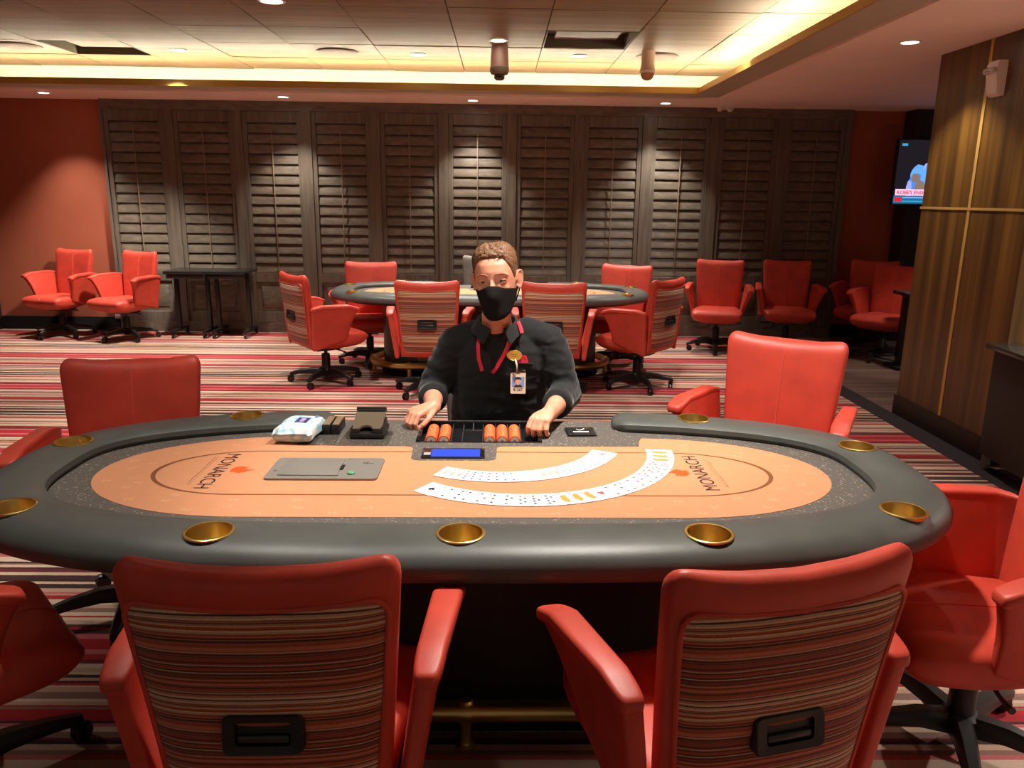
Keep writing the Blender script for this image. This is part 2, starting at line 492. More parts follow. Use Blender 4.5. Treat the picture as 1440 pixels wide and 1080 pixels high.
# ------------------------------------------------------------------ ceiling fittings
def downlight(x, y, z, label, r=0.062, group=None, strength=None):
    t = thing('downlight', label, 'ceiling light', (x, y, z), 0, group)
    m1 = MB(); lathe(m1, [(r, 0.004), (r+0.018, 0.0), (r+0.02, -0.004), (r+0.004, -0.007), (r-0.003, -0.003), (r-0.004, 0.004)], 28, close=True)
    obj('trim_ring', m1, M_WHITE, t)
    m2 = MB(); cyl(m2, (0, 0), r-0.002, -0.0035, 0.003, 28)
    obj('lens', m2, M_DOWN, t)
    return t
G1 = 'downlights in the raised wood ceiling'; G2 = 'downlights in the soffit'
downlight(-3.005, 7.83, ZT-0.004, 'round downlight beside the left ceiling vent', group=G1)
downlight(-0.778, 7.865, ZT-0.004, 'round downlight in the wood ceiling between a speaker grille and the ceiling camera', group=G1)
downlight(0.735, 7.80, ZT-0.004, 'round downlight just behind the right ceiling vent', group=G1)
downlight(-0.022, 7.12, ZT-0.004, 'round downlight just in front of the hanging ceiling camera', group=G1)
downlight(-1.582, 5.86, ZT-0.004, 'pale round fitting cut by the top edge of the picture', r=0.075, group=G1)
for x, y, lb in ((-4.655, 8.49, 'soffit downlight over the red wall at far left'), (-2.241, 8.54, 'soffit downlight above the fourth shutter from the left'),
                 (-0.288, 8.60, 'soffit downlight above the middle shutter, over the seated dealer'), (1.726, 8.59, 'soffit downlight above the gap left of the ninth shutter'),
                 (2.565, 5.218, 'soffit downlight in front of the wood-panelled wall, far right')):
    downlight(x, y, ZS, lb, r=0.052, group=G2)

def speaker(x, y, label):
    m1 = MB(); lathe(m1, [(0.0005, -0.012), (0.14, -0.012), (0.165, -0.012), (0.185, -0.006), (0.188, 0.004)], 40)
    o = obj('ceiling_speaker', m1, plain('speaker_grille', rgb(128, 104, 86), 0.7), None)
    o.location = (x, y, ZT-0.004); tag(o, label, 'speaker', 'round speaker grilles in the ceiling')
    m2 = MB(); lathe(m2, [(0.185, -0.006), (0.192, -0.008), (0.196, 0.0), (0.19, 0.004)], 40, close=True)
    obj('rim', m2, plain('speaker_rim', rgb(120, 96, 78), 0.5), o)
speaker(-1.522, 7.80, 'brown round speaker grille in the ceiling, middle of the three')
speaker(-4.415, 7.74, 'brown round speaker grille at the left edge of the ceiling')
speaker(1.457, 7.78, 'brown round speaker grille right of the ceiling, beside the dome camera')

t = thing('ceiling_camera', 'pinkish grey cylinder camera with lens collar hanging from wood ceiling', 'camera', (-0.012, 7.36, ZT))
m1 = MB(); lathe(m1, [(0.072, 0.0), (0.072, -0.02), (0.078, -0.10), (0.082, -0.19), (0.07, -0.195)], 28); obj('housing', m1, plain('camera_housing', rgb(176, 140, 124), 0.5), t)
m1 = MB(); lathe(m1, [(0.07, -0.18), (0.086, -0.185), (0.088, -0.215), (0.075, -0.24), (0.05, -0.24)], 28); obj('collar', m1, plain('camera_collar', rgb(118, 106, 88), 0.4), t)
m1 = MB(); lathe(m1, [(0.045, -0.235), (0.048, -0.275), (0.03, -0.29), (0.001, -0.292)], 24); obj('lens', m1, plain('camera_lens', rgb(78, 72, 60), 0.25), t)
t = thing('dome_camera', 'pale stem-mounted dome camera hanging beside the right speaker grille', 'camera', (1.33, 7.52, ZT))
m1 = MB(); lathe(m1, [(0.06, 0.0), (0.06, -0.10), (0.066, -0.15), (0.07, -0.17), (0.06, -0.172)], 28); obj('housing', m1, plain('dome_housing', rgb(190, 160, 134), 0.5), t)
m1 = MB(); lathe(m1, [(0.064, -0.165), (0.072, -0.17), (0.072, -0.188), (0.06, -0.19)], 28); obj('collar', m1, M_WHITE, t)
m1 = MB(); lathe(m1, [(0.062, -0.186), (0.06, -0.21), (0.045, -0.236), (0.02, -0.248), (0.001, -0.25)], 28); obj('dome', m1, plain('dome_shell', rgb(168, 128, 96), 0.15), t)

# cove light strips
m1 = MB(); box(m1, (XL+0.02, SY+0.06, ZS+0.032), (SX+0.09, SY+0.085, ZS+0.044))
o = obj('cove_light', m1, M_LED, None, False); tag(o, 'glowing warm cove light strip hidden along the back soffit edge', 'cove light', 'cove lights')
m1 = MB(); box(m1, (SX+0.07, YF, ZS+0.032), (SX+0.095, SY+0.05, ZS+0.044))
o = obj('cove_light', m1, M_LED, None, False); tag(o, 'glowing warm cove light strip hidden along the right soffit edge', 'cove light', 'cove lights')

# small silver twin-lamp fitting on the soffit
t = thing('emergency_light', 'small silver twin-head light fixed to soffit above the right shutters', 'emergency light', (2.42, 8.86, ZS))
m1 = MB(); rbox(m1, (-0.06, -0.02, -0.03), (0.06, 0.03, 0.0), 0.008); obj('body', m1, M_WHITE, t)
for sx in (-0.05, 0.05):
    m1 = MB(); M = Matrix.Translation((sx, -0.02, -0.03)) @ Euler((R(60), 0, R(20 if sx > 0 else -20))).to_matrix().to_4x4()
    lathe(m1, [(0.012, -0.02), (0.03, 0.0), (0.034, 0.03), (0.028, 0.033), (0.001, 0.02)], 18, M=M); obj('lamp_head', m1, M_WHITE, t)
# fire-alarm strobe on the wood wall
t = thing('alarm_strobe', 'white wall-mounted alarm strobe with clear lens high on wood wall', 'alarm', (3.0, 4.94, 2.28), R(90))
m1 = MB()
prof = [(-0.10, 0.022), (-0.085, 0.045), (0.02, 0.062), (0.08, 0.062), (0.10, 0.05)]
rings = [[(-0.06, 0, z), (-0.06+0.006, d*0.9, z), (-0.045, d, z), (0.045, d, z), (0.054, d*0.9, z), (0.06, 0, z)] for z, d in prof]
loft(m1, rings); obj('body', m1, M_WHITE, t)
m1 = MB(); rbox(m1, (-0.055, 0.05, 0.025), (0.055, 0.085, 0.062), 0.012, 3); obj('strobe_lens', m1, plain('clear_lens', rgb(200, 196, 186), 0.08, spec=0.8), t)
m1 = MB(); rbox(m1, (-0.03, 0.058, 0.034), (0.03, 0.088, 0.05), 0.005); obj('reflector', m1, M_STEEL, t)
# outlet near the floor
t = thing('wall_outlet', 'small white outlet plate low on the red wall behind chairs', 'outlet', (-4.385, YB-0.02, 0.19))
m1 = MB(); rbox(m1, (-0.04, -0.008, -0.057), (0.04, 0.0, 0.057), 0.004); obj('plate', m1, M_WHITE, t)
for z in (-0.022, 0.022):
    m1 = MB(); rbox(m1, (-0.017, -0.011, z-0.013), (0.017, -0.006, z+0.013), 0.004); obj('socket', m1, M_WHITE, t)

# ------------------------------------------------------------------ television behind the wood wall
t = thing('television', 'wall-mounted television showing blue figures, half hidden by wood wall', 'television', (4.84, 8.66, 1.87))
m1 = MB(); rbox(m1, (-0.59, -0.03, -0.345), (0.59, 0.03, 0.345), 0.008); obj('frame', m1, M_BLACKP, t)
m1 = MB(); box(m1, (-0.2, 0.02, -0.15), (0.2, 0.12, 0.15)); obj('mount', m1, M_BLACKP, t)
scr = MB()
def poly(mb, pts, y, m): mb.add([(x, y, z) for x, z in pts], [tuple(range(len(pts)))], m)
X0 = -0.575
poly(scr, [(X0,-.33),(0.575,-.33),(0.575,.33),(X0,.33)], -0.0305, 0)
def blob(cx, cz, rx, rz, m, y, n=14, j=0.12, s=1):
    r_ = random.Random(s); poly(scr, [(cx+rx*math.cos(2*PI*k/n)*(1+r_.uniform(-j, j)), cz+rz*math.sin(2*PI*k/n)*(1+r_.uniform(-j, j))) for k in range(n)], y, m)
blob(-.33, -.02, .085, .10, 2, -.0310, s=2); blob(-.34, -.16, .10, .14, 1, -.0312, s=3); blob(-.24, .05, .05, .05, 3, -.0314, s=4)
blob(-.22, -.10, .085, .19, 2, -.0316, s=5); blob(-.14, .17, .06, .08, 1, -.0318, s=6); blob(-.16, .03, .05, .13, 3, -.0320, s=7)
blob(-.36, -.06, .05, .05, 5, -.0322, s=8); blob(-.30, -.17, .06, .09, 5, -.0324, s=9); blob(-.42, -.2, .03, .12, 3, -.0325, s=10); blob(0.1, .0, .16, .26, 2, -.0326, s=12)
poly(scr, [(X0+.012,-.245),(0.55,-.245),(0.55,-.18),(X0+.012,-.18)], -.0330, 6)
poly(scr, [(X0,-.33),(0.575,-.33),(0.575,-.25),(X0,-.25)], -.0330, 4)
poly(scr, [(X0+.012,-.31),(X0+.09,-.31),(X0+.09,-.265),(X0+.012,-.265)], -.0334, 7)
poly(scr, [(X0+.1,-.262),(0.2,-.262),(0.2,-.272),(X0+.1,-.272)], -.0334, 3); poly(scr, [(X0+.1,-.30),(0.2,-.30),(0.2,-.312),(X0+.1,-.312)], -.0334, 8)
poly(scr, [(X0+.03,.27),(X0+.09,.27),(X0+.09,.295),(X0+.03,.295)], -.0310, 8)
TVM = [emit('screen_dark', rgb(38, 34, 40), 0.6), emit('screen_blue', rgb(70, 130, 235), 1.0), emit('screen_skyblue', rgb(96, 160, 240), 1.0), emit('screen_lavender', rgb(150, 160, 240), 1.0),
       emit('screen_teal', rgb(24, 104, 140), 1.0), emit('screen_beige', rgb(140, 120, 110), 0.8), emit('screen_white', rgb(236, 190, 220), 1.0), emit('screen_red', rgb(210, 30, 50), 1.0), emit('screen_cyan', rgb(60, 150, 190), 1.0)]
so = obj('screen', scr, TVM, t, False)
tm = text_mb("KOBE'S ENSH", 0.053, 0.0006, 'LEFT', 0.0010)
mm = MB(); mm.merge(tm, Matrix.Translation((X0+.03, -.0338, -.215)) @ Matrix.Rotation(R(90), 4, 'X'))
obj('screen_caption', mm, emit('screen_caption_red', rgb(214, 24, 60), 0.9), so, False)

# ------------------------------------------------------------------ shutters
BX0, BX1 = -4.33, 3.87
ROD0 = -3.986
mb = MB(); box(mb, (BX0, YB-0.02, 0), (BX1, YB, ZS)); struct('wall_shutter_backing', mb, M_DARKGAP)
mb = MB(); box(mb, (BX0, YB-0.09, 2.43), (BX1, YB-0.02, ZS)); box(mb, (BX0, YB-0.09, 0), (BX1, YB-0.02, 0.12)); struct('trim_5', mb, M_SHUT)
k = 6
for i in range(12):
    xc = ROD0 + (i-0.5)*PS
    w = 0.055
    x0, x1 = xc-w, xc+w
    if i == 0: x0, x1 = BX0, xc+w
    if i == 11: x0, x1 = xc-w, BX1
    mb = MB(); box(mb, (x0, YB-0.095, 0.12), (x1, YB-0.02, 2.43)); struct('trim_%d' % k, mb, M_SHUTV); k += 1
ORD = ['first', 'second', 'third', 'fourth', 'fifth', 'sixth', 'seventh', 'eighth', 'ninth', 'tenth', 'eleventh']
EXTRA = ['beside the red wall', 'behind the left black table', 'behind the right end of the black tables', 'left of the pale-lit post', 'right of the pale-lit post',
         'left of the dealer', 'lit from above behind the dealer', 'right of the dealer', 'left of the second pale post', 'above the wall chairs on the right', 'at the dim right end of the row']
def shutter_proto():
    t = thing('window_shutter', '', 'shutter', (0,0,0), 0, 'louvered shutters along the back wall')
    hw = PS/2-0.056; z0, z1 = 0.121, 2.429; y0, y1 = -0.03, 0.012
    st = 0.048; zt, zm0, zm1, zb = 2.31, 0.68, 0.58, 0.235
    m1 = MB()
    for lo, hi in (((-hw,y0,z0),(-hw+st,y1,z1)), ((hw-st,y0,z0),(hw,y1,z1)), ((-hw+st,y0,zt),(hw-st,y1,z1)), ((-hw+st,y0,zm1),(hw-st,y1,zm0)), ((-hw+st,y0,z0),(hw-st,y1,zb))): rbox(m1, lo, hi, 0.003, 1)
    obj('frame', m1, M_SHUTV, t, True)
    m1 = MB(); pitch = 0.1085; n = 15
    for i in range(n):
        zc = zt-0.056-i*pitch
        M = Matrix.Translation((0, -0.004, zc)) @ Matrix.Rotation(R(77), 4, 'X')
        c = 0.0538; pts = []
        for q in range(12):
            a = 2*PI*q/12; pts.append((c*math.cos(a), 0.0055*math.sin(a)))
        loft(m1, [[(x, p, s) for p, s in pts] for x in (-hw+st+0.002, hw-st-0.002)], True, True, 0, M)
    obj('louvers', m1, M_SHUT, t, True)
    m1 = MB(); rbox(m1, (-0.006, -0.052, zm0+0.05), (0.006, -0.042, zt-0.075), 0.003, 2); obj('tilt_rod', m1, plain('tilt_rod_wood', rgb(132, 114, 94), 0.5), t)
    m1 = MB(); box(m1, (-hw+st-0.004, -0.008, zb-0.004), (hw-st+0.004, 0.006, zm1+0.004)); rbox(m1, (-hw+st+0.05, -0.02, zb+0.05), (hw-st-0.05, 0.0, zm1-0.05), 0.012, 2); obj('panel', m1, M_SHUT, t)
    return t
sp = shutter_proto(); used = []
for i in range(11):
    o = place(sp, used, '%s dark wood louvered shutter from the left, %s' % (ORD[i], EXTRA[i]), (ROD0+i*PS, YB-0.05, 0), 0)
# ------------------------------------------------------------------ chairs
def back_prof(z):
    """centre line of the backrest: y of its mid surface at height z"""
    t = (z-0.36)/(0.945-0.36)
    return -0.205 - 0.045*t - 0.03*t*t
def back_half(z):
    t = min(max((z-0.36)/0.56, 0), 1)
    return 0.212 + 0.040*t
def chair_proto(red, pipe, fabric, arms=True, label='', group=None):
    t = thing('swivel_chair', label, 'chair', (0,0,0), 0, group)
    T = 0.075
    # backrest shell (leather)
    rings = []; NS = 44
    zs = [0.335, 0.345, 0.37, 0.42, 0.48, 0.54, 0.60, 0.66, 0.72, 0.78, 0.82, 0.855, 0.881, 0.898, 0.911, 0.920, 0.926, 0.9295, 0.9305]
    for z in zs:
        s = max(0.0, (z-0.881)/(0.9305-0.881)); q = math.sqrt(max(0.0, 1-s*s))
        b = max(0.0, (0.37-z)/0.035); q2 = math.sqrt(max(0.02, 1-b*b*0.95))
        th = T*(0.10+0.90*q)*q2
        w = back_half(z)-0.040*(1-q)
        ring = []
        for k in range(NS):
            a = 2*PI*k/NS
            x = sgnpow(math.cos(a), 2/5.0)*w; d = sgnpow(math.sin(a), 2/4.0)*th/2
            u = x/0.25
            tt = (z-0.335)/0.61
            dip = 0.026*(u*u-0.45)*tt**3
            ring.append((x, back_prof(z)+0.022*u*u+d, z+dip))
        rings.append(ring)
    mb = MB(); loft(mb, rings); o = obj('backrest', mb, red, t, ang=60)
    # centre seam and rim piping (front)
    def surf(x, z, off):
        u = x/0.25; tt = (z-0.335)/0.61
        return (x, back_prof(z)+0.022*u*u+off, z+0.026*(u*u-0.45)*tt**3)
    mb = MB(); tube(mb, [surf(0, z, T/2+0.0005) for z in (0.44, 0.55, 0.66, 0.77, 0.86, 0.881)]+[surf(0, 0.904, T/2*0.8), surf(0, 0.922, T/2*0.5), surf(0,0.930,0)], 0.0032, 6); obj('seam', mb, pipe, o)
    # striped rear panel
    mb = MB(); NU, NV = 26, 26; z0, z1 = 0.375, 0.862
    pts = []; 
    for layer in (0, 1):
        for j in range(NV+1):
            v = 0.5-0.5*math.cos(PI*j/NV)
            for i in range(NU+1):
                u = -1+2*i/NU
                z = lerp(z0, z1, v)
                w = lerp(0.186, 0.231, v**0.8)
                # rounded corners
                e = max(0.0, (v-0.915)/0.085); e2 = max(0.0, (0.07-v)/0.07)
                w -= 0.036*(1-math.sqrt(max(0, 1-e*e)))+0.03*(1-math.sqrt(max(0, 1-e2*e2)))
                x = u*w
                lens = (1-abs(u)**6)*(1-abs(2*v-1)**8)
                off = -(T/2-0.004) - (0.020*lens if layer else 0.0)
                pts.append(surf(x, z, off))
    S = (NU+1)*(NV+1); f = []
    for j in range(NV):
        for i in range(NU):
            a = j*(NU+1)+i; b = a+1; c = b+NU+1; d = a+NU+1
            f.append((a, d, c, b)); f.append((a+S, b+S, c+S, d+S))
    per = [i for i in range(NU+1)]+[j*(NU+1)+NU for j in range(1, NV+1)]+[NV*(NU+1)+i for i in range(NU-1, -1, -1)]+[j*(NU+1) for j in range(NV-1, 0, -1)]
    for k in range(len(per)):
        a, b = per[k], per[(k+1) % len(per)]; f.append((a, b, b+S, a+S))
    mb.add(pts, f); obj('back_panel', mb, fabric, t, ang=70)
    mb = MB(); loop = [pts[i+S] for i in per]; loop = [Vector(p)+Vector((0, -0.001, 0)) for p in loop]
    tube(mb, loop+[loop[0]], 0.0055, 7); obj('welt', mb, red, o)
    # pull handle on the rear panel
    mb = MB(); zc = 0.602; yb = back_prof(zc)-T/2-0.0195; lean = math.atan2(0.09, 0.5)
    MH = Matrix.Translation((0, yb, zc)) @ Matrix.Rotation(-lean*0.9, 4, 'X')
    fr = rrect(-0.073, -0.038, 0.073, 0.038, 0.014); inn = rrect(-0.05, -0.02, 0.05, 0.024, 0.008)
    P1 = [(x, 0.010, z) for x, z in fr]; P2 = [(x, -0.008, z) for x, z in fr]
    P2b = [(x*0.96, -0.012, z*0.93) for x, z in fr]; P3 = [(x, -0.010, z) for x, z in inn]; P4 = [(x*0.97, 0.0, z*0.95) for x, z in inn]
    loft(mb, [P1, P2, P2b, P3, P4], True, True, 0, MH)
    h = obj('back_handle', mb, M_BLACKP, t)
    mb = MB(); rbox(mb, (-0.046, -0.0075, -0.016), (0.046, 0.002, -0.002), 0.003, 2, 0, MH); obj('grip', mb, plain('handle_grip', rgb(46, 44, 40), 0.35) if 'handle_grip' not in bpy.data.materials else bpy.data.materials['handle_grip'], h)
    # seat cushion
    rings = []
    ys = [-0.215, -0.20, -0.16, -0.08, 0.0, 0.08, 0.15, 0.20, 0.235, 0.258, 0.272, 0.280, 0.283]
    for y in ys:
        s = max(0.0, (y-0.20)/0.083); q = math.sqrt(max(0.0, 1-s*s)); b = max(0.0, (-0.16-y)/0.055); q2 = math.sqrt(max(0.05, 1-b*b*0.9))
        tt = (y+0.215)/0.5
        w = (0.205+0.05*min(1, tt*1.6))-0.035*(1-q)
        ztop = 0.452+0.010*math.sin(PI*min(1, max(0, tt)))+0.012*max(0, tt-0.4)
        zbot = 0.328-0.024*math.sin(PI*min(1, max(0, tt)))
        zc = lerp(zbot, ztop, 0.56); hu = (ztop-zc)*(0.1+0.9*q)*q2; hd = (zc-zbot)*(0.1+0.9*q)*q2
        ring = []
        for k in range(NS):
            a = 2*PI*k/NS
            x = sgnpow(math.cos(a), 2/3.6)*w
            sz = math.sin(a)
            z = zc+(sgnpow(sz, 2/4.0)*hu if sz > 0 else sgnpow(sz, 2/2.3)*hd)
            if sz > 0: z += 0.012*(abs(x)/w)**2-0.006
            ring.append((x, y, z))
        rings.append(ring)
    mb = MB(); loft(mb, rings); so = obj('seat', mb, red, t, ang=60)
    mb = MB()
    def seat_top(y):
        s = max(0.0, (y-0.20)/0.083); q = math.sqrt(max(0.0, 1-s*s)); tt = (y+0.215)/0.5
        ztop = 0.452+0.010*math.sin(PI*min(1, max(0, tt)))+0.012*max(0, tt-0.4); zbot = 0.328-0.024*math.sin(PI*min(1, max(0, tt))); zc = lerp(zbot, ztop, 0.56)
        return zc+(ztop-zc)*(0.1+0.9*q)-0.006+0.001
    tube(mb, [(0, y, seat_top(y)) for y in (-0.15, -0.05, 0.05, 0.12, 0.18, 0.21, 0.235, 0.255, 0.268, 0.276)], 0.0032, 6); obj('seam', mb, pipe, so)
    # arms
    if arms:
        def zt(y):   # top edge
            s = (y+0.235)/0.385
            return 0.664+0.0*s+0.034*math.sin(PI*min(1, max(0, s*0.92+0.06)))-0.020*max(0, s-0.75)*4*0.5
        def zb(y):
            s = (y+0.235)/0.385
            return 0.318+0.10*s
        def yf(tv): return 0.085+0.065*tv-0.012*math.sin(PI*tv)
        def yr(tv): return -0.215-0.020*tv
        for sx in (-1, 1):
            def ring_at(tv, sc=1.0, ln=1.0, dz=0.0, n=36):
                out = []
                for k in range(n):
                    a = 2*PI*(k+0.5)/n
                    sv = 0.5+0.5*ln*sgnpow(math.cos(a), 2/9.0); sd = sgnpow(math.sin(a), 2/5.0)
                    y = lerp(yr(tv), yf(tv), sv); z = lerp(zb(y), zt(y), tv)+dz
                    xin = 0.222+0.040*tv**1.2+0.030*tv*sv
                    th = 0.040+0.026*tv*(0.45+0.55*sv)
                    out.append((sx*(xin+th/2+sd*th/2*sc), y, z))
                return out
            def cap_strip(n, base, flip):
                f_ = []
                for k in range(n//2-1):
                    q = (base+k, base+k+1, base+n-2-k, base+n-1-k); f_.append(q[::-1] if flip else q)
                return f_
            rings = [ring_at(0.0, .7, .97), ring_at(0.012, .9, .99)]+[ring_at(tv) for tv in (0.05, 0.2, 0.4, 0.6, 0.8, 0.93, 0.985)]
            mb = MB(); loft(mb, rings, False); n = 36; mb.f += cap_strip(n, 0, True); mb.m += [0]*(n//2-1); mb.f += cap_strip(n, (len(rings)-1)*n, False); mb.m += [0]*(n//2-1)
            ao = obj('arm', mb, red, t, ang=50)
            rings = [ring_at(1.0, sc, ln, dz) for dz, sc, ln in ((-0.020, 1.0, 1.0), (-0.017, 1.07, 1.012), (-0.010, 1.10, 1.018), (0.0, 1.09, 1.016), (0.005, 1.03, 1.006), (0.008, 0.90, .985), (0.0092, 0.70, .96))]
            mb = MB(); loft(mb, rings, False); mb.f += cap_strip(n, 0, True); mb.m += [0]*(n//2-1); mb.f += cap_strip(n, (len(rings)-1)*n, False); mb.m += [0]*(n//2-1)
            obj('arm_pad', mb, red, ao, ang=60)
    # mechanism, gas lift, star base and casters
    mb = MB(); rbox(mb, (-0.09, -0.12, 0.285), (0.09, 0.10, 0.335), 0.012); tube(mb, [(0.05, 0.03, 0.30), (0.2, 0.05, 0.30), (0.27, 0.05, 0.295)], [0.006, 0.006, 0.011], 8); tube(mb, [(-0.05, 0.0, 0.30), (-0.2, 0.02, 0.30), (-0.25, 0.02, 0.30)], [0.006, 0.006, 0.010], 8)
    obj('tilt_mechanism', mb, M_BLACKP, t)
    mb = MB(); lathe(mb, [(0.036, 0.055), (0.036, 0.24), (0.031, 0.25), (0.016, 0.251), (0.016, 0.30)], 22); obj('gas_lift', mb, M_BLACKP, t)
    mb = MB(); lathe(mb, [(0.03, 0.062), (0.05, 0.066), (0.052, 0.115), (0.044, 0.125), (0.037, 0.126)], 22)
    for k in range(5):
        a = 2*PI*k/5+PI/2
        rings = []
        for rr_, hw, zz, hh in ((0.035, 0.030, 0.094, 0.030), (0.12, 0.026, 0.103, 0.024), (0.22, 0.021, 0.093, 0.018), (0.29, 0.018, 0.078, 0.013), (0.305, 0.013, 0.075, 0.010)):
            rings.append([(rr_*math.cos(a)-y*math.sin(a), rr_*math.sin(a)+y*math.cos(a), zz+z) for y, z in ((-hw, -hh), (hw, -hh), (hw, hh*0.4), (hw*0.6, hh), (-hw*0.6, hh), (-hw, hh*0.4))])
        loft(mb, rings)
    bo = obj('star_base', mb, M_BLACKP, t)
    for k in range(5):
        a = 2*PI*k/5+PI/2; sw = rnd.uniform(0, 2*PI)
        M = Matrix.Translation((0.288*math.cos(a), 0.288*math.sin(a), 0)) @ Matrix.Rotation(sw, 4, 'Z')
        mb = MB()
        for yy in (-0.017, 0.006):
            MW = M @ Matrix.Translation((0.014, yy, 0.0275)) @ Matrix.Rotation(R(-90), 4, 'X')
            lathe(mb, [(0.008, 0.0), (0.024, 0.0), (0.0275, 0.003), (0.0275, 0.008), (0.024, 0.011), (0.008, 0.011)], 18, M=MW)
        rbox(mb, (-0.012, -0.019, 0.03), (0.036, 0.019, 0.058), 0.01, 2, 0, M); lathe(mb, [(0.008, 0.045), (0.008, 0.075)], 10, M=M)
        obj('caster', mb, M_CASTER, bo)
    return t

RED = chair_proto(M_RED, M_PIPE, M_FABRIC, True, '', None)
GRY = chair_proto(M_GREYL, M_GREYL, M_GREYL, False, '', None)
ur, ug = [], []
GN, GR, GW = 'red chairs at the near poker table', 'red chairs at the rear poker table', 'red chairs against the back wall'
def red(label, x, y, deg, group, dz=0.0):
    o = place(RED, ur, label, (x, y, 0), R(deg), group)
    if dz:
        # gas lift raised: everything above the base goes up
        for ch in o.children:
            n = ch.name.split('.')[0]
            if n in ('backrest', 'back_panel', 'back_handle', 'seat', 'arm', 'tilt_mechanism', 'gas_lift'): ch.location.z += dz
    return o
red('red leather chair with striped back panel, front left of the near table', -0.425, 1.518, 1.5, GN)
red('red leather chair with striped back panel, front right, turned towards the table', 0.468, 1.519, 14.5, GN)
red('red chair cut off by the bottom left edge, seat in shadow', -1.415, 1.778, -47, GN)
red('bright red chair at the right end of the near table, seat half shaded', 1.347, 1.957, 86, GN)
red('dull red chair facing the camera behind the left of the near table', -1.36, 2.705, 190.9, GN)
red('bright red raised chair facing the camera behind the right of the near table', 1.076, 3.037, 144.2, GN, 0.055)
red('red chair in side view at the left end of the rear table', -1.46, 6.50, -53, GR)
red('red chair behind the left of the rear table, only its back showing', -1.22, 7.33, 183, GR)
red('red striped-back chair at the rear table, left of the dealer', -0.545, 6.16, 0.5, GR)
red('red striped-back chair at the rear table, right behind the dealer', 0.435, 6.14, -4, GR)
red('red chair with striped back at the right end of the rear table', 1.17, 6.42, 48.6, GR)
red('dim red chair behind the right of the rear table, only its back showing', 1.13, 7.33, 155, GR)
red('leftmost bright red chair against the red wall', -4.80, 8.60, 161, GW)
red('second bright red chair from the left, beside the black tables', -4.02, 8.42, 154, GW)
red('red chair facing front against the shutters, left of the two on the right', 2.29, 8.10, 164.3, GW)
red('red chair facing front against the shutters, right of the two on the right', 3.05, 8.16, 169, GW)
red('shadowed dark red chair in the far right corner below the television', 3.95, 8.33, 141, GW)
red('red chair with lit seat in front of the corner chair, beside pedestal table', 3.88, 7.72, 134, GW)
o = place(GRY, ug, 'dark grey leather chair the dealer sits on', (0.0, 3.30, 0), R(182), 'grey dealer chairs')
o = place(GRY, ug, 'grey leather chair behind the rear table, mostly hidden by the dealer', (-0.135, 7.78, 0), R(178), 'grey dealer chairs')
for ch in o.children:
    if ch.name.split('.')[0] in ('backrest', 'back_panel', 'back_handle', 'seat', 'tilt_mechanism', 'gas_lift'): ch.location.z += 0.035

# ------------------------------------------------------------------ black folding tables, pedestal table, stand
def folding_table(x, y, label):
    t = thing('folding_table', label, 'table', (x, y, 0), 0, 'black folding tables against the shutters')
    mb = MB(); rbox(mb, (-0.216, -0.23, 0.705), (0.216, 0.23, 0.735), 0.006); obj('tabletop', mb, plain('black_laminate', rgb(28, 27, 26), 0.22, spec=0.6) if 'black_laminate' not in bpy.data.materials else bpy.data.materials['black_laminate'], t)
    mb = MB(); rbox(mb, (-0.20, -0.19, 0.655), (0.20, -0.17, 0.705), 0.004); obj('apron', mb, M_BLACKP, t)
    for sx in (-0.17, 0.17):
        mb = MB(); rbox(mb, (sx-0.02, -0.03, 0.08), (sx+0.02, 0.03, 0.705), 0.006); rbox(mb, (sx-0.018, -0.22, 0.06), (sx+0.018, 0.22, 0.09), 0.008)
        lg = obj('leg', mb, M_BLACKP, t)
        for yy in (-0.2, 0.2):
            mb = MB(); MW = Matrix.Translation((sx-0.012, yy, 0.03)) @ Matrix.Rotation(R(90), 4, 'Y')
            lathe(mb, [(0.006, 0), (0.026, 0.0), (0.03, 0.005), (0.03, 0.02), (0.026, 0.025), (0.006, 0.025)], 16, M=MW); cyl(mb, (sx, yy), 0.007, 0.03, 0.065, 8); obj('caster', mb, M_CASTER, lg)
folding_table(-3.385, 8.68, 'left black folding side table on casters against the shutters')
folding_table(-2.945, 8.69, 'right black folding side table on casters, touching the left one')
t = thing('pedestal_table', 'small black pedestal table half hidden behind the wood wall', 'table', (4.0, 7.28, 0))
mb = MB(); rbox(mb, (-0.22, -0.15, 0.70), (0.22, 0.15, 0.735), 0.006); obj('tabletop', mb, plain('grey_laminate', rgb(60, 56, 52), 0.25, spec=0.6), t)
mb = MB(); rbox(mb, (-0.18, -0.045, 0.03), (-0.10, 0.045, 0.70), 0.008); obj('column', mb, M_BLACKP, t)
mb = MB(); rbox(mb, (-0.24, -0.14, 0.0), (0.17, 0.14, 0.035), 0.01); obj('foot', mb, M_BLACKP, t)
t = thing('serving_cart', 'black rolling cart with polished top beside the wood-panelled pillar', 'cart', (2.865, 4.475, 0), R(-5))
mb = MB(); rbox(mb, (0, -0.62, 0.725), (0.52, 0.0, 0.755), 0.006); obj('top', mb, plain('polished_black_top', rgb(44, 46, 42), 0.12, spec=0.7), t)
mb = MB(); rbox(mb, (0.035, -0.585, 0.09), (0.49, -0.035, 0.725), 0.01); obj('cabinet', mb, plain('cart_black', rgb(22, 18, 16), 0.5), t)
M_GC = plain('grey_caster', rgb(120, 116, 110), 0.4)
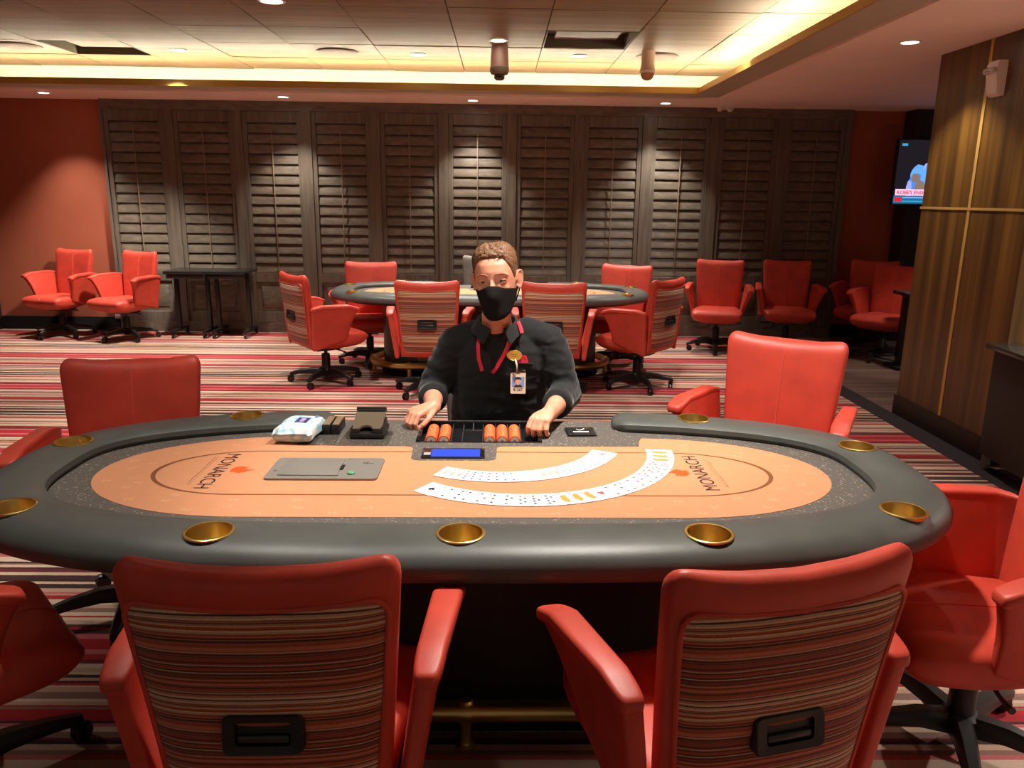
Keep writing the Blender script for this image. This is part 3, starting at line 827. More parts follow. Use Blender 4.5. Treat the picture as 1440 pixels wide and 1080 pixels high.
for x in (0.07, 0.45):
    for y in (-0.54, -0.07):
        mb = MB(); MW = Matrix.Translation((x-0.014, y, 0.034)) @ Matrix.Rotation(R(90), 4, 'Y')
        lathe(mb, [(0.006, 0), (0.03, 0.0), (0.034, 0.005), (0.034, 0.023), (0.03, 0.028), (0.006, 0.028)], 16, M=MW); rbox(mb, (x-0.02, y-0.02, 0.055), (x+0.02, y+0.02, 0.09), 0.005); obj('caster', mb, M_GC, t)
# ------------------------------------------------------------------ poker table
TC = Vector((-0.0902, 2.2988, 0)); TROT = 0.00648
ZF = 0.725                                    # playing surface
def sup(x, y, a=1.30):
    pass
def table_curve(off=0.0, n=220, a0=None):
    """centre line of the padded rail (local), from the right end of the dealer gap round the front to the left end"""
    raw = []
    K = 1440
    for k in range(K+1):
        ph = 2*PI*k/K
        c, s = math.cos(ph), math.sin(ph)
        if s >= 0: x, y = 1.30*sgnpow(c, 2/2.6), 0.525*sgnpow(s, 2/2.6)
        else: x, y = 1.30*sgnpow(c, 2/3.0), 0.575*sgnpow(s, 2/3.0)
        raw.append(Vector((x, y, 0)))
    return raw
RAW = table_curve()
def offset_curve(pts, off, closed=True):
    out = []; n = len(pts)
    for i in range(n):
        a = pts[(i-1) % n] if closed else pts[max(i-1, 0)]
        b = pts[(i+1) % n] if closed else pts[min(i+1, n-1)]
        t = (b-a).normalized(); nrm = Vector((t.y, -t.x, 0))
        out.append(pts[i]+nrm*off)
    return out
def resample(pts, n):
    L = [0.0]
    for a, b in zip(pts, pts[1:]): L.append(L[-1]+(b-a).length)
    out = []; j = 0
    for k in range(n):
        s = L[-1]*k/(n-1)
        while j < len(L)-2 and L[j+1] < s: j += 1
        d = L[j+1]-L[j]; t = (s-L[j])/d if d > 1e-9 else 0
        out.append(pts[j].lerp(pts[j+1], t))
    return out
# counter-clockwise full loop (starts at +x end, goes over the back)
full = resample(RAW, 400)[:-1]
def rail_line():
    # order so that it runs from back-right (x=.5) clockwise: right end, front, left end, back-left (x=-.51)
    back = [i for i, p in enumerate(full)]
    ccw = full
    pts = [p for p in ccw]
    # indices of the gap
    gap = [i for i, p in enumerate(pts) if p.y > 0.3 and -0.575 < p.x < 0.572]
    i0, i1 = gap[0], gap[-1]
    seq = [pts[(i1+1+k) % len(pts)] for k in range(len(pts)-(i1-i0+1))]
    return resample(seq, 240)                 # ccw: from back-left, left end, front, right end, back-right
RL = rail_line()
TBL = thing('poker_table', 'near oval poker table with dark padded rail and tan cloth', 'table', (TC.x, TC.y, 0), TROT, 'oval poker tables')

def build_rail():
    prof = [(-0.088, 0.715), (-0.098, 0.738), (-0.094, 0.753), (-0.078, 0.762), (-0.045, 0.7655), (0.0, 0.766), (0.04, 0.763), (0.072, 0.755), (0.094, 0.738),
            (0.104, 0.722), (0.104, 0.706), (0.097, 0.692), (0.080, 0.684), (0.03, 0.682), (-0.05, 0.682), (-0.08, 0.690)]
    cz = 0.724
    P = RL; n = len(P); rings = []
    for i in range(n):
        t = (P[min(i+1, n-1)]-P[max(i-1, 0)]).normalized(); nr = Vector((t.y, -t.x, 0))
        rings.append([(P[i].x+nr.x*d, P[i].y+nr.y*d, z) for d, z in prof])
    def cap(i, sgn):
        t = (P[min(i+1, n-1)]-P[max(i-1, 0)]).normalized()*sgn; tt = (P[min(i+1, n-1)]-P[max(i-1, 0)]).normalized(); nr = Vector((tt.y, -tt.x, 0)); out = []
        for s in (0.35, 0.6, 0.8, 0.92, 0.98):
            q = math.sqrt(1-s*s); c = P[i]+t*(0.065*s)
            out.append([(c.x+nr.x*d*(0.35+0.65*q), c.y+nr.y*d*(0.35+0.65*q), cz+(z-cz)*(0.25+0.75*q)) for d, z in prof])
        return out
    rings = cap(0, -1)[::-1]+rings+cap(n-1, 1)
    mb = MB(); loft(mb, rings); return mb
CUPS = [(-0.82, 0.458), (0.815, 0.455), (-1.279, 0.138), (1.279, 0.133), (-1.153, -0.408), (1.153, -0.412), (-0.60, -0.556), (0.60, -0.56), (0.0, -0.562)]
me = mesh_of('rail', build_rail())
bm = bmesh.new(); bm.from_mesh(me); bmesh.ops.recalc_face_normals(bm, faces=bm.faces[:]); bm.to_mesh(me); bm.free()
ro = bpy.data.objects.new('rail', me); COL.objects.link(ro)
cm = MB()
for x, y in CUPS: cyl(cm, (x, y), 0.0525, 0.670, 0.85, 32)
cme = mesh_of('cutters', cm); bm = bmesh.new(); bm.from_mesh(cme); bmesh.ops.recalc_face_normals(bm, faces=bm.faces[:]); bm.to_mesh(cme); bm.free()
co = bpy.data.objects.new('cutters', cme); COL.objects.link(co)
md = ro.modifiers.new('b', 'BOOLEAN'); md.object = co; md.operation = 'DIFFERENCE'; md.solver = 'EXACT'
rme = evaluated('rail', ro)
bpy.data.objects.remove(co, do_unlink=True)
rail = obj('rail', rme, M_RAIL, TBL, ang=35)
for x, y in CUPS:
    mb = MB()
    lathe(mb, [(0.0005, 0.690), (0.047, 0.690), (0.0505, 0.694), (0.0505, 0.764), (0.0525, 0.7685), (0.0565, 0.7695), (0.0595, 0.768), (0.0595, 0.764), (0.0525, 0.7635), (0.0525, 0.686), (0.0005, 0.686)], 40, (x, y, 0), close=True)
    obj('cup_holder', mb, M_BRASS, TBL, ang=45)
# bed (speckled cloth) and its underside
inner = [p for p in offset_curve(full, -0.075)]
bed = []
for p in inner:
    bed.append((p.x, p.y))
# fill the dealer's gap out to the table edge
bed2 = []
for (x, y), q in zip(bed, full):
    if q.y > 0.3 and -0.615 < q.x < 0.612:
        bed2.append((x, 0.548))
    else: bed2.append((x, y))
def with_recess(name, mb):
    """cut the chip-tray opening"""
    me_ = mesh_of(name, mb); b_ = bmesh.new(); b_.from_mesh(me_); bmesh.ops.recalc_face_normals(b_, faces=b_.faces[:]); b_.to_mesh(me_); b_.free()
    o_ = bpy.data.objects.new(name, me_); COL.objects.link(o_)
    k_ = MB(); box(k_, (-0.180, 0.280, 0.702), (0.236, 0.510, 0.80)); km = mesh_of('cut', k_); b_ = bmesh.new(); b_.from_mesh(km); bmesh.ops.recalc_face_normals(b_, faces=b_.faces[:]); b_.to_mesh(km); b_.free()
    ko = bpy.data.objects.new('cut', km); COL.objects.link(ko)
    m_ = o_.modifiers.new('b', 'BOOLEAN'); m_.object = ko; m_.operation = 'DIFFERENCE'; m_.solver = 'EXACT'
    r_ = evaluated(name, o_); bpy.data.objects.remove(ko, do_unlink=True); return r_
mb = MB(); prism(mb, bed2, 0.700, ZF); obj('table_bed', with_recess('table_bed', mb), M_SPECK, TBL, False)
under = [(p.x, p.y) for p in offset_curve(full, -0.01)]
mb = MB(); prism(mb, [(x*0.965, y*0.94) for x, y in under], 0.655, 0.699); obj('apron', mb, M_DARKWOOD, TBL, False)
# tan field
def stadium(x0, ex, b, cx, cy, n=40):
    out = []
    for k in range(n+1):
        a = -PI/2+PI*k/n; out.append((cx+x0+ex*math.cos(a), cy+b*math.sin(a)))
    for k in range(n+1):
        a = PI/2+PI*k/n; out.append((cx-x0+ex*math.cos(a), cy+b*math.sin(a)))
    return out
FCX, FCY = -0.004, -0.022
mb = MB(); prism(mb, stadium(0.60, 0.515, 0.352, FCX, FCY), ZF-0.002, ZF+0.0012); obj('playing_field', with_recess('playing_field', mb), M_TAN, TBL, False)
# pale scattered leaf pattern printed on the cloth border
mb = MB(); rp = random.Random(21)
def motif(x, y, a, s):
    M = Matrix.Translation((x, y, 0)) @ Matrix.Rotation(a, 4, 'Z')
    for sx in (-1, 1):
        pts = [(0, 0), (0.35*sx, 0.5), (0.8*sx, 0.55), (0.95*sx, 0.15), (0.6*sx, -0.1), (0.8*sx, -0.45), (0.4*sx, -0.6)]
        mb.add([(M @ Vector((px*s, py*s, ZF+0.0015))) for px, py in pts], [tuple(range(7)) if sx > 0 else tuple(range(6, -1, -1))])
for b, o2, st in ((0.235, 0.0, 64), (0.29, 0.5, 70), (0.325, 0.25, 74)):
    ring = stadium(0.60, 0.515-(0.352-b), b, FCX, FCY, 60); L = resample([Vector((x, y, 0)) for x, y in ring]+[Vector((*ring[0], 0))], 26)
    for k in range(25):
        p = L[k].lerp(L[k+1], o2)
        if p.y > 0.18 and -0.62 < p.x < 0.6: continue
        motif(p.x, p.y, rp.uniform(-0.4, 0.4), 0.016)
obj('felt_pattern', mb, M_TANL, TBL, False)
# betting line
LCX, LCY = -0.008, -0.024
a = stadium(0.655, 0.293, 0.196, LCX, LCY, 48); b = stadium(0.655, 0.279, 0.190, LCX, LCY, 48)
mb = MB(); n = len(a); mb.add([(x, y, ZF+0.0018) for x, y in a]+[(x, y, ZF+0.0018) for x, y in b], [(i, (i+1) % n, n+(i+1) % n, n+i) for i in range(n)]); obj('betting_line', mb, M_LINE, TBL, False)
# printed logos: name, rule and flame
def logo(x, rot):
    lg = text_mb('MONARCH', 0.062, 0.0003, 'CENTER', 0.0)
    mb = MB(); M = Matrix.Translation((x, FCY+0.004, ZF+0.0017)) @ Matrix.Rotation(rot, 4, 'Z')
    mb.merge(lg, M)
    rr2 = random.Random(4); xx = -0.125
    mb.add([(M @ Vector(p)) for p in ((-0.128, -0.042, 0), (0.128, -0.042, 0), (0.128, -0.0412, 0), (-0.128, -0.0412, 0))], [(0,1,2,3)])
    while xx < 0.12:
        w = rr2.uniform(0.003, 0.006)
        mb.add([(M @ Vector(p)) for p in ((xx, -0.0515, 0), (xx+w*.7, -0.0515, 0), (xx+w*.7, -0.0485, 0), (xx, -0.0485, 0))], [(0,1,2,3)]); xx += w+rr2.choice((0.002, 0.0025, 0.007))
    o = obj('logo_lettering', mb, M_INK, TBL, False)
    mb = MB()
    wing = [(0.000, 0.036), (0.010, 0.040), (0.022, 0.038), (0.030, 0.046), (0.024, 0.054), (0.034, 0.060), (0.036, 0.072), (0.028, 0.084), (0.014, 0.096), (0.004, 0.112), (0.006, 0.092), (-0.004, 0.078), (-0.002, 0.060), (-0.010, 0.050)]
    mb.add([(M @ Vector((px-0.012, py, 0.0002))) for px, py in wing], [tuple(range(len(wing)))])
    w2 = [(-0.012, 0.040), (-0.006, 0.052), (-0.008, 0.066), (-0.014, 0.080), (-0.026, 0.088), (-0.022, 0.074), (-0.030, 0.064), (-0.024, 0.050)]
    mb.add([(M @ Vector((px-0.006, py, 0.0003))) for px, py in w2], [tuple(range(len(w2)))])
    obj('logo_flame', mb, M_FLAME, o, False)
logo(-0.765, R(-90)); logo(0.722, R(90))
# dealer's section (speckled) with the notch round the display
def rnd_notch():
    return [(-0.585, 0.232), (-0.215, 0.228), (-0.2, 0.222), (-0.193, 0.21), (-0.188, 0.10), (-0.18, 0.088), (-0.165, 0.083), (0.062, 0.083), (0.078, 0.088), (0.086, 0.10), (0.09, 0.215), (0.098, 0.228), (0.112, 0.232),
            (0.575, 0.236), (0.588, 0.30), (0.60, 0.33), (0.60, 0.345), (-0.60, 0.345), (-0.60, 0.33)]
mb = MB(); prism(mb, rnd_notch(), ZF-0.002, ZF+0.0022); obj('dealer_panel', with_recess('dealer_panel', mb), M_SPECK, TBL, False)
# display
mb = MB(); rbox(mb, (-0.158, 0.096, ZF-0.002), (0.05, 0.20, ZF+0.0055), 0.004, 2); dsp = obj('display_screen', mb, M_ACRYL, TBL)
mb = MB(); mb.add([(-0.125, 0.108, ZF+0.006), (0.034, 0.108, ZF+0.006), (0.034, 0.188, ZF+0.006), (-0.125, 0.188, ZF+0.006)], [(0,1,2,3)])
obj('lit_panel', mb, emit('blue_screen', rgb(70, 96, 235), 0.9), dsp, False)
mb = MB(); mb.add([(-0.15, 0.125, ZF+0.0061), (-0.128, 0.125, ZF+0.0061), (-0.128, 0.15, ZF+0.0061), (-0.15, 0.15, ZF+0.0061)], [(0,1,2,3)]); obj('status_light', mb, emit('screen_strip', rgb(230, 220, 200), 0.8), dsp, False)
# base, foot rail
mb = MB(); prism(mb, stadium(0.70, 0.26, 0.26, 0, 0, 24), 0.0, 0.66); obj('base', mb, M_DARKWOOD, TBL, True, 30)
mb = MB(); prism(mb, stadium(0.70, 0.275, 0.275, 0, 0, 24), 0.0, 0.05); obj('plinth', mb, M_DARKGAP, TBL, True, 30)
fr = [Vector((x, y, 0.112)) for x, y in stadium(0.72, 0.335, 0.335, 0, 0, 24)]
mb = MB(); nn = len(fr); rings = []
for i in range(nn):
    t_ = (fr[(i+1) % nn]-fr[(i-1) % nn]).normalized(); w = Vector((t_.y, -t_.x, 0))
    rings.append([fr[i]+w*(0.030*math.cos(2*PI*k/14))+Vector((0, 0, 0.030*math.sin(2*PI*k/14))) for k in range(14)])
loft(mb, rings+[rings[0]], False); fo = obj('foot_rail', mb, M_BRASSD, TBL)
for px, py in ((0.004, -0.335), (-0.70, -0.335), (0.70, -0.335), (1.055, 0), (-1.055, 0), (0.0, 0.335), (0.7, 0.335), (-0.7, 0.335)):
    mb = MB(); lathe(mb, [(0.03, 0.0), (0.03, 0.006), (0.02, 0.012), (0.017, 0.02), (0.017, 0.075), (0.022, 0.08), (0.022, 0.143), (0.016, 0.15)], 18, (px, py, 0))
    tx = 1 if abs(px) < 1 else 0
    d = Vector((0.018, 0, 0)) if tx else Vector((0, 0.018, 0))
    tube(mb, [Vector((px, py, 0.112))-d, Vector((px, py, 0.112))+d], 0.0345, 16); obj('rail_post', mb, M_BRASSD, fo)
# rear table: a copy with all its parts
RTB = dup(TBL); RTB.location = (-0.075, 6.99, 0); RTB.rotation_euler = (0, 0, 0.004)
RTB['label'] = 'rear oval poker table near the shutters, behind the dealer'
TBL['label'] = 'near oval poker table with dark padded rail, tan cloth and brass cup holders'

# ------------------------------------------------------------------ things on the table (table-local coordinates)
TM = Matrix.Translation(TC) @ Matrix.Rotation(TROT, 4, 'Z')
def on(x, y, z=0.0): 
    p = TM @ Vector((x, y, ZF+z)); return (p.x, p.y, p.z)
# card shuffler plate
t = thing('card_shuffler', 'grey card shuffler lid with green button set into tan cloth', 'card shuffler', on(-0.437, -0.008, 0.0013), TROT)
mb = MB(); M = Matrix.Identity(4)
pl = rrect(-0.168, -0.096, 0.168, 0.094, 0.014); v = prism(mb, pl, 0.0, 0.006); obj('plate', mb, M_SHUF, t, False)
mb = MB(); rbox(mb, (-0.135, -0.066, 0.005), (0.045, 0.072, 0.0085), 0.003, 2); lid = obj('lid', mb, M_SHUF, t)
mb = MB(); rbox(mb, (-0.13, -0.072, 0.006), (0.05, -0.066, 0.0095), 0.002); obj('lid_lip', mb, plain('lid_lip_metal', rgb(170, 165, 158), 0.35, metal=0.7), lid)
mb = MB(); rbox(mb, (0.043, -0.02, 0.006), (0.055, 0.02, 0.010), 0.003); obj('latch', mb, M_BLACKP, t)
mb = MB(); lathe(mb, [(0.011, 0.006), (0.011, 0.010), (0.009, 0.012), (0.0005, 0.0125)], 20, (0.085, -0.052, 0)); obj('button', mb, plain('green_button', rgb(96, 160, 120), 0.3), t)
mb = MB()
for x0, y0, x1, y1 in ((0.105, 0.05, 0.125, 0.052), (0.105, 0.04, 0.14, 0.042), (0.118, 0.055, 0.12, 0.035), (-0.155, -0.03, -0.14, -0.028), (-0.15, -0.036, -0.148, -0.02), (-0.12, 0.076, -0.118, 0.09), (0.058, 0.076, 0.06, 0.09)): box(mb, (x0, min(y0, y1), 0.0055), (x1, max(y0, y1), 0.0066))
obj('markings', mb, plain('engraved_mark', rgb(70, 68, 64), 0.5), t, False)

# chip tray
t = thing('chip_tray', 'black chip tray holding orange chip tubes in front of the dealer', 'chip tray', on(0.028, 0.395, 0.0022), TROT)
W2, D2 = 0.207, 0.114
mb = MB(); box(mb, (-W2, -D2, -0.0245), (W2, D2, -0.0215))
for lo, hi in (((-W2-0.012, -D2-0.014, -0.002), (W2+0.012, -D2+0.002, 0.001)), ((-W2-0.012, D2-0.002, -0.002), (W2+0.012, D2+0.012, 0.005)), ((-W2-0.012, -D2, -0.002), (-W2+0.002, D2, 0.005)), ((W2-0.002, -D2, -0.002), (W2+0.012, D2, 0.005))): rbox(mb, lo, hi, 0.002, 2)
for lo, hi in (((-W2, -D2, -0.022), (W2, -D2+0.002, 0.0)), ((-W2, D2-0.002, -0.022), (W2, D2, 0.0)), ((-W2, -D2, -0.022), (-W2+0.002, D2, 0.0)), ((W2-0.002, -D2, -0.022), (W2, D2, 0.0))): box(mb, lo, hi)
obj('tray', mb, M_ACRYL, t)
CHX = [-0.166, -0.122, 0.036, 0.080, 0.124]
mb = MB()
for x in (-0.189, -0.144, -0.099, -0.060, 0.012, 0.058, 0.102, 0.147): box(mb, (x-0.0012, -D2+0.002, -0.022), (x+0.0012, D2-0.002, -0.004))
box(mb, (-0.060, 0.018, -0.022), (0.012, 0.022, 0.0)); box(mb, (-0.026, 0.022, -0.022), (-0.022, D2-0.002, 0.0))
obj('divider', mb, plain('tray_divider', rgb(64, 66, 70), 0.3, spec=0.6), t, False)
CHIP_TRAY = t
# orange chips, each one a thing
CH_O = plain('chip_orange', rgb(238, 96, 40), 0.5); CH_W = plain('chip_white', rgb(236, 226, 214), 0.5)
def chip_mesh():
    mb = MB(); n = 32; r = 0.0196; h = 0.0033
    prof = [(0.0150, 0.0), (r-0.0006, 0.0), (r, 0.0006), (r, h-0.0006), (r-0.0006, h), (0.0150, h)]
    rings = [[(a*math.cos(2*PI*k/n), a*math.sin(2*PI*k/n), z) for k in range(n)] for a, z in prof]
    v = [p for q in rings for p in q]; f = []; ms = []
    for i in range(len(rings)-1):
        for j in range(n):
            f.append((i*n+j, i*n+(j+1) % n, (i+1)*n+(j+1) % n, (i+1)*n+j)); ms.append(2 if (j % 8 == 0 and 0 < i < 4) else 0)
    f.append(tuple(range(n-1, -1, -1))); ms.append(1); f.append(tuple(range(5*n, 6*n))); ms.append(1)
    mb.add(v, f); mb.m = ms
    # orange device on the pale centre
    for z, s in ((-0.0001, -1), (h+0.0001, 1)):
        pts = [(0.0045*math.cos(2*PI*k/10), 0.0045*math.sin(2*PI*k/10), z) for k in range(10)]
        mb.add(pts, [tuple(range(10)) if s > 0 else tuple(range(9, -1, -1))], 0)
    return mb
cmb = chip_mesh()
proto = obj('poker_chip', cmb, [CH_O, CH_W, plain('chip_edge_spot', rgb(248, 150, 96), 0.5)], None, True, 40)
NCH = 42
TUBE = ['leftmost', 'second', 'third', 'fourth', 'rightmost']
first = True
rc = random.Random(9)
for q, cx in enumerate(CHX):
    for k in range(NCH):
        o = proto if first else proto.copy()
        if not first: COL.objects.link(o)
        first = False
        p = TM @ Vector((0.028+cx+rc.uniform(-0.0003, 0.0003), 0.395-0.113+0.0034*k+0.0034, ZF+0.0022-0.0185+0.0197))
        o.location = p; o.rotation_euler = (R(90), 0, 0); 
        o.rotation_euler = (Matrix.Rotation(TROT, 3, 'Z') @ Matrix.Rotation(R(90), 3, 'X') @ Matrix.Rotation(rc.uniform(0, 2*PI), 3, 'Z')).to_euler()
        tag(o, 'orange chip with pale centre in the %s chip tube of the tray' % TUBE[q], 'chip', 'orange chips in the %s tube' % TUBE[q])

rt2 = dup(CHIP_TRAY); rt2.location = (RTB.location.x+0.028, RTB.location.y+0.395, ZF+0.0022); rt2['label'] = 'empty black chip tray set into the rear poker table'
# small sign in clear acrylic
t = thing('table_sign', 'small black sign with white lettering in clear acrylic on dealer panel', 'sign', on(0.392, 0.392, 0.0), TROT+R(2))
mb = MB(); rbox(mb, (-0.052, -0.050, 0.0), (0.052, 0.050, 0.012), 0.002); 
def glass(name):
    m = bpy.data.materials.new(name); m.use_nodes = True; nt = m.node_tree; nt.nodes.clear()
    o_ = nt.nodes.new('ShaderNodeOutputMaterial'); mx = nt.nodes.new('ShaderNodeMixShader'); tr = nt.nodes.new('ShaderNodeBsdfTransparent'); gl = nt.nodes.new('ShaderNodeBsdfGlossy')
    tr.inputs['Color'].default_value = (0.86, 0.86, 0.85, 1); gl.inputs['Roughness'].default_value = 0.08; mx.inputs[0].default_value = 0.12
    nt.links.new(tr.outputs[0], mx.inputs[1]); nt.links.new(gl.outputs[0], mx.inputs[2]); nt.links.new(mx.outputs[0], o_.inputs['Surface']); return m
M_CLEAR = glass('clear_acrylic')
mb = MB(); rbox(mb, (-0.054, -0.052, 0.0), (0.054, 0.052, 0.006), 0.001, 1); obj('acrylic_block', mb, M_CLEAR, t, False)
mb = MB(); box(mb, (-0.050, -0.048, 0.0061), (0.050, 0.048, 0.0085)); obj('card', mb, plain('sign_black', rgb(26, 26, 28), 0.4), t, False)
mb = MB(); mb.add([(x, y, 0.009) for x, y in ((-0.028, -0.014), (0.028, -0.014), (0.028, -0.004), (-0.028, -0.004))], [(0,1,2,3)])
tube(mb, [(-0.012, 0.02, 0.009), (-0.004, 0.008, 0.009), (0.008, 0.016, 0.009), (0.016, 0.030, 0.009)], 0.0022, 6); obj('sign_mark', mb, plain('sign_white', rgb(225, 225, 225), 0.5), t, False)
mb = MB()
for x in (-0.043, 0.043):
    for y in (-0.041, 0.041): lathe(mb, [(0.004, 0.0085), (0.004, 0.0105), (0.0005, 0.011)], 12, (x, y, 0))
obj('screw', mb, M_STEEL, t)

# discard holder on its clear plate
t = thing('discard_holder', 'black discard card holder with lid notch on clear plate', 'card holder', on(-0.362, 0.35, 0.0), TROT)
mb = MB(); prism(mb, rrect(-0.085, -0.125, 0.082, 0.04, 0.015), 0.0, 0.006); obj('base_plate', mb, M_CLEAR, t, False)
mb = MB(); rbox(mb, (-0.06, -0.052, 0.006), (0.062, 0.085, 0.024), 0.006, 2); obj('tray', mb, M_BLACKP, t)
mb = MB()
# sloping lid with a thumb notch at its front edge
ring = [(-0.052, -0.045), (-0.026, -0.045)]
ring += [(-0.026+0.046*0.5*(1-math.cos(PI*k/8)), -0.045+0.022*math.sin(PI*k/8)) for k in range(1, 8)]
ring += [(0.020, -0.045), (0.052, -0.045), (0.052, 0.075), (-0.052, 0.075)]
def lidz(y): return 0.040+0.26*(y+0.045)
n = len(ring)
mb.add([(x, y, lidz(y)) for x, y in ring]+[(x, y, lidz(y)-0.008) for x, y in ring], [tuple(range(n)), tuple(range(2*n-1, n-1, -1))]+[(i, n+i, n+(i+1) % n, (i+1) % n) for i in range(n)])
obj('lid', mb, M_OLIVE, t, False)
mb = MB(); rbox(mb, (-0.055, -0.047, 0.022), (-0.049, 0.078, 0.045), 0.002); rbox(mb, (0.049, -0.047, 0.022), (0.055, 0.078, 0.045), 0.002); 
for x0, x1 in ((-0.055, -0.026), (0.02, 0.055)): rbox(mb, (x0, -0.05, 0.022), (x1, -0.042, 0.04), 0.002)
rbox(mb, (-0.05, 0.066, 0.022), (0.05, 0.078, 0.078), 0.003); rbox(mb, (-0.054, 0.074, 0.066), (0.054, 0.082, 0.084), 0.003)
obj('side_wall', mb, M_BLACKP, t)
# small black boxes (card boxes) beside the wipes
for k, (dx, lb) in enumerate(((-0.016, 'left of two narrow dark card boxes beside the wipes packet'), (0.016, 'right of two narrow dark card boxes beside the wipes packet'))):
    t = thing('card_box', lb, 'box', on(-0.497+dx, 0.415, 0.0), TROT, 'narrow card boxes')
    mb = MB(); rbox(mb, (-0.0145, -0.06, 0.0), (0.0145, 0.055, 0.036), 0.002); obj('case', mb, M_BLACKP, t)
    mb = MB(); rbox(mb, (-0.012, -0.055, 0.0355), (0.012, 0.05, 0.038), 0.001, 1); obj('lid', mb, plain('box_lid_tan', rgb(120, 100, 74), 0.5) if k == 0 else bpy.data.materials['box_lid_tan'], t)
mb = MB(); 
t = thing('card_tray', 'clear acrylic tray under the narrow card boxes', 'tray', on(-0.545, 0.31, 0.0), TROT)
mb = MB(); prism(mb, rrect(-0.05, -0.075, 0.085, 0.03, 0.012), 0.0, 0.004); obj('plate', mb, M_CLEAR, t, False)
# packet of wipes
t = thing('wipes_packet', 'crumpled pale blue packet of wipes with purple label', 'wipes packet', on(-0.597, 0.328, 0.005), TROT+R(-4))
def packet():
    rp2 = random.Random(6); rings = []
    for i in range(17):
        v = -1+2*i/16; e = 1-abs(v)**9
        ring = []
        for k in range(28):
            a = 2*PI*k/28
            x = sgnpow(math.cos(a), 2/5)*0.066; z = sgnpow(math.sin(a), 2/4.2)*0.027*(0.25+0.75*e**0.6)
            w = rp2.uniform(-0.0022, 0.0022)
            ring.append((x*(1+0.03*math.sin(5*v))+w, v*0.092+0.006*(1-e)*math.sin(6*a), 0.027+z*(1+0.05*math.sin(3*v+a))+w))
        rings.append(ring)
    mb = MB(); loft(mb, rings); return mb
def wipes_mat():
    m, nt, p = nodes('wipes_film'); v = coords(nt)
    n = N(nt, 'TexNoise', Scale=16.0, Detail=1.0); nt.links.new(v, n.inputs['Vector'])
    nt.links.new(ramp(nt, n.outputs['Fac'], [(0.42, rgb(214, 232, 238)), (0.52, rgb(150, 204, 224)), (0.62, rgb(232, 238, 238))]), p.inputs['Base Color'])
    p.inputs['Roughness'].default_value = 0.28; p.inputs['Specular IOR Level'].default_value = 0.6; return m
obj('film', packet(), wipes_mat(), t, ang=25)
mb = MB(); 
for x0, x1, y0, y1 in ((-0.012, 0.03, -0.022, 0.034),): box(mb, (x0, y0, 0.0545), (x1, y1, 0.0567))
lb = obj('label', mb, plain('purple_label', rgb(62, 48, 128), 0.4), t, False)
mb = MB()
for y0 in (-0.014, 0.0, 0.014): box(mb, (0.002, y0, 0.0566), (0.018, y0+0.007, 0.0571))
obj('label_print', mb, plain('label_print', rgb(225, 225, 238), 0.4), lb, False)
mb = MB(); lathe(mb, [(0.0005, 0.0560), (0.008, 0.0560), (0.008, 0.0568), (0.0005, 0.0569)], 16, (0.045, 0.055, 0)); obj('badge_print', mb, plain('blue_print', rgb(110, 140, 180), 0.4), t)

# ------------------------------------------------------------------ playing cards
C_W = plain('card_white', rgb(240, 240, 240), 0.4, spec=0.4); C_S = plain('card_black', rgb(18, 22, 42), 0.5); C_H = plain('card_red', rgb(170, 36, 40), 0.5)
C_C = plain('card_blue', rgb(34, 70, 140), 0.5); C_D = plain('card_pink', rgb(204, 78, 96), 0.5); C_G = plain('card_gold', rgb(190, 146, 62), 0.5)
PIPS = {1: [(0, 0)], 2: [(0, 1), (0, -1)], 3: [(0, 1), (0, 0), (0, -1)], 4: [(-1, 1), (1, 1), (-1, -1), (1, -1)], 5: [(-1, 1), (1, 1), (0, 0), (-1, -1), (1, -1)],
        6: [(-1, 1), (1, 1), (-1, 0), (1, 0), (-1, -1), (1, -1)], 7: [(-1, 1), (1, 1), (-1, 0), (1, 0), (-1, -1), (1, -1), (0, .5)], 8: [(-1, 1), (1, 1), (-1, 0), (1, 0), (-1, -1), (1, -1), (0, .5), (0, -.5)],
        9: [(-1, 1), (1, 1), (-1, .33), (1, .33), (-1, -.33), (1, -.33), (-1, -1), (1, -1), (0, 0)], 10: [(-1, 1), (1, 1), (-1, .33), (1, .33), (-1, -.33), (1, -.33), (-1, -1), (1, -1), (0, .66), (0, -.66)]}
def suit_shape(kind, s):
    if kind == 'D': return [(0, s), (0.75*s, 0), (0, -s), (-0.75*s, 0)]
    if kind == 'H': return [(0, -s), (0.9*s, 0.2*s), (0.75*s, 0.8*s), (0.3*s, 0.85*s), (0, 0.5*s), (-0.3*s, 0.85*s), (-0.75*s, 0.8*s), (-0.9*s, 0.2*s)]
    if kind == 'S': return [(0, s), (0.85*s, -0.1*s), (0.7*s, -0.6*s), (0.15*s, -0.4*s), (0.35*s, -s), (-0.35*s, -s), (-0.15*s, -0.4*s), (-0.7*s, -0.6*s), (-0.85*s, -0.1*s)]
    return [(0.35*s, s), (0.4*s, 0.3*s), (0.95*s, 0.2*s), (0.8*s, -0.5*s), (0.15*s, -0.4*s), (0.35*s, -s), (-0.35*s, -s), (-0.15*s, -0.4*s), (-0.8*s, -0.5*s), (-0.95*s, 0.2*s), (-0.4*s, 0.3*s), (-0.35*s, s)]
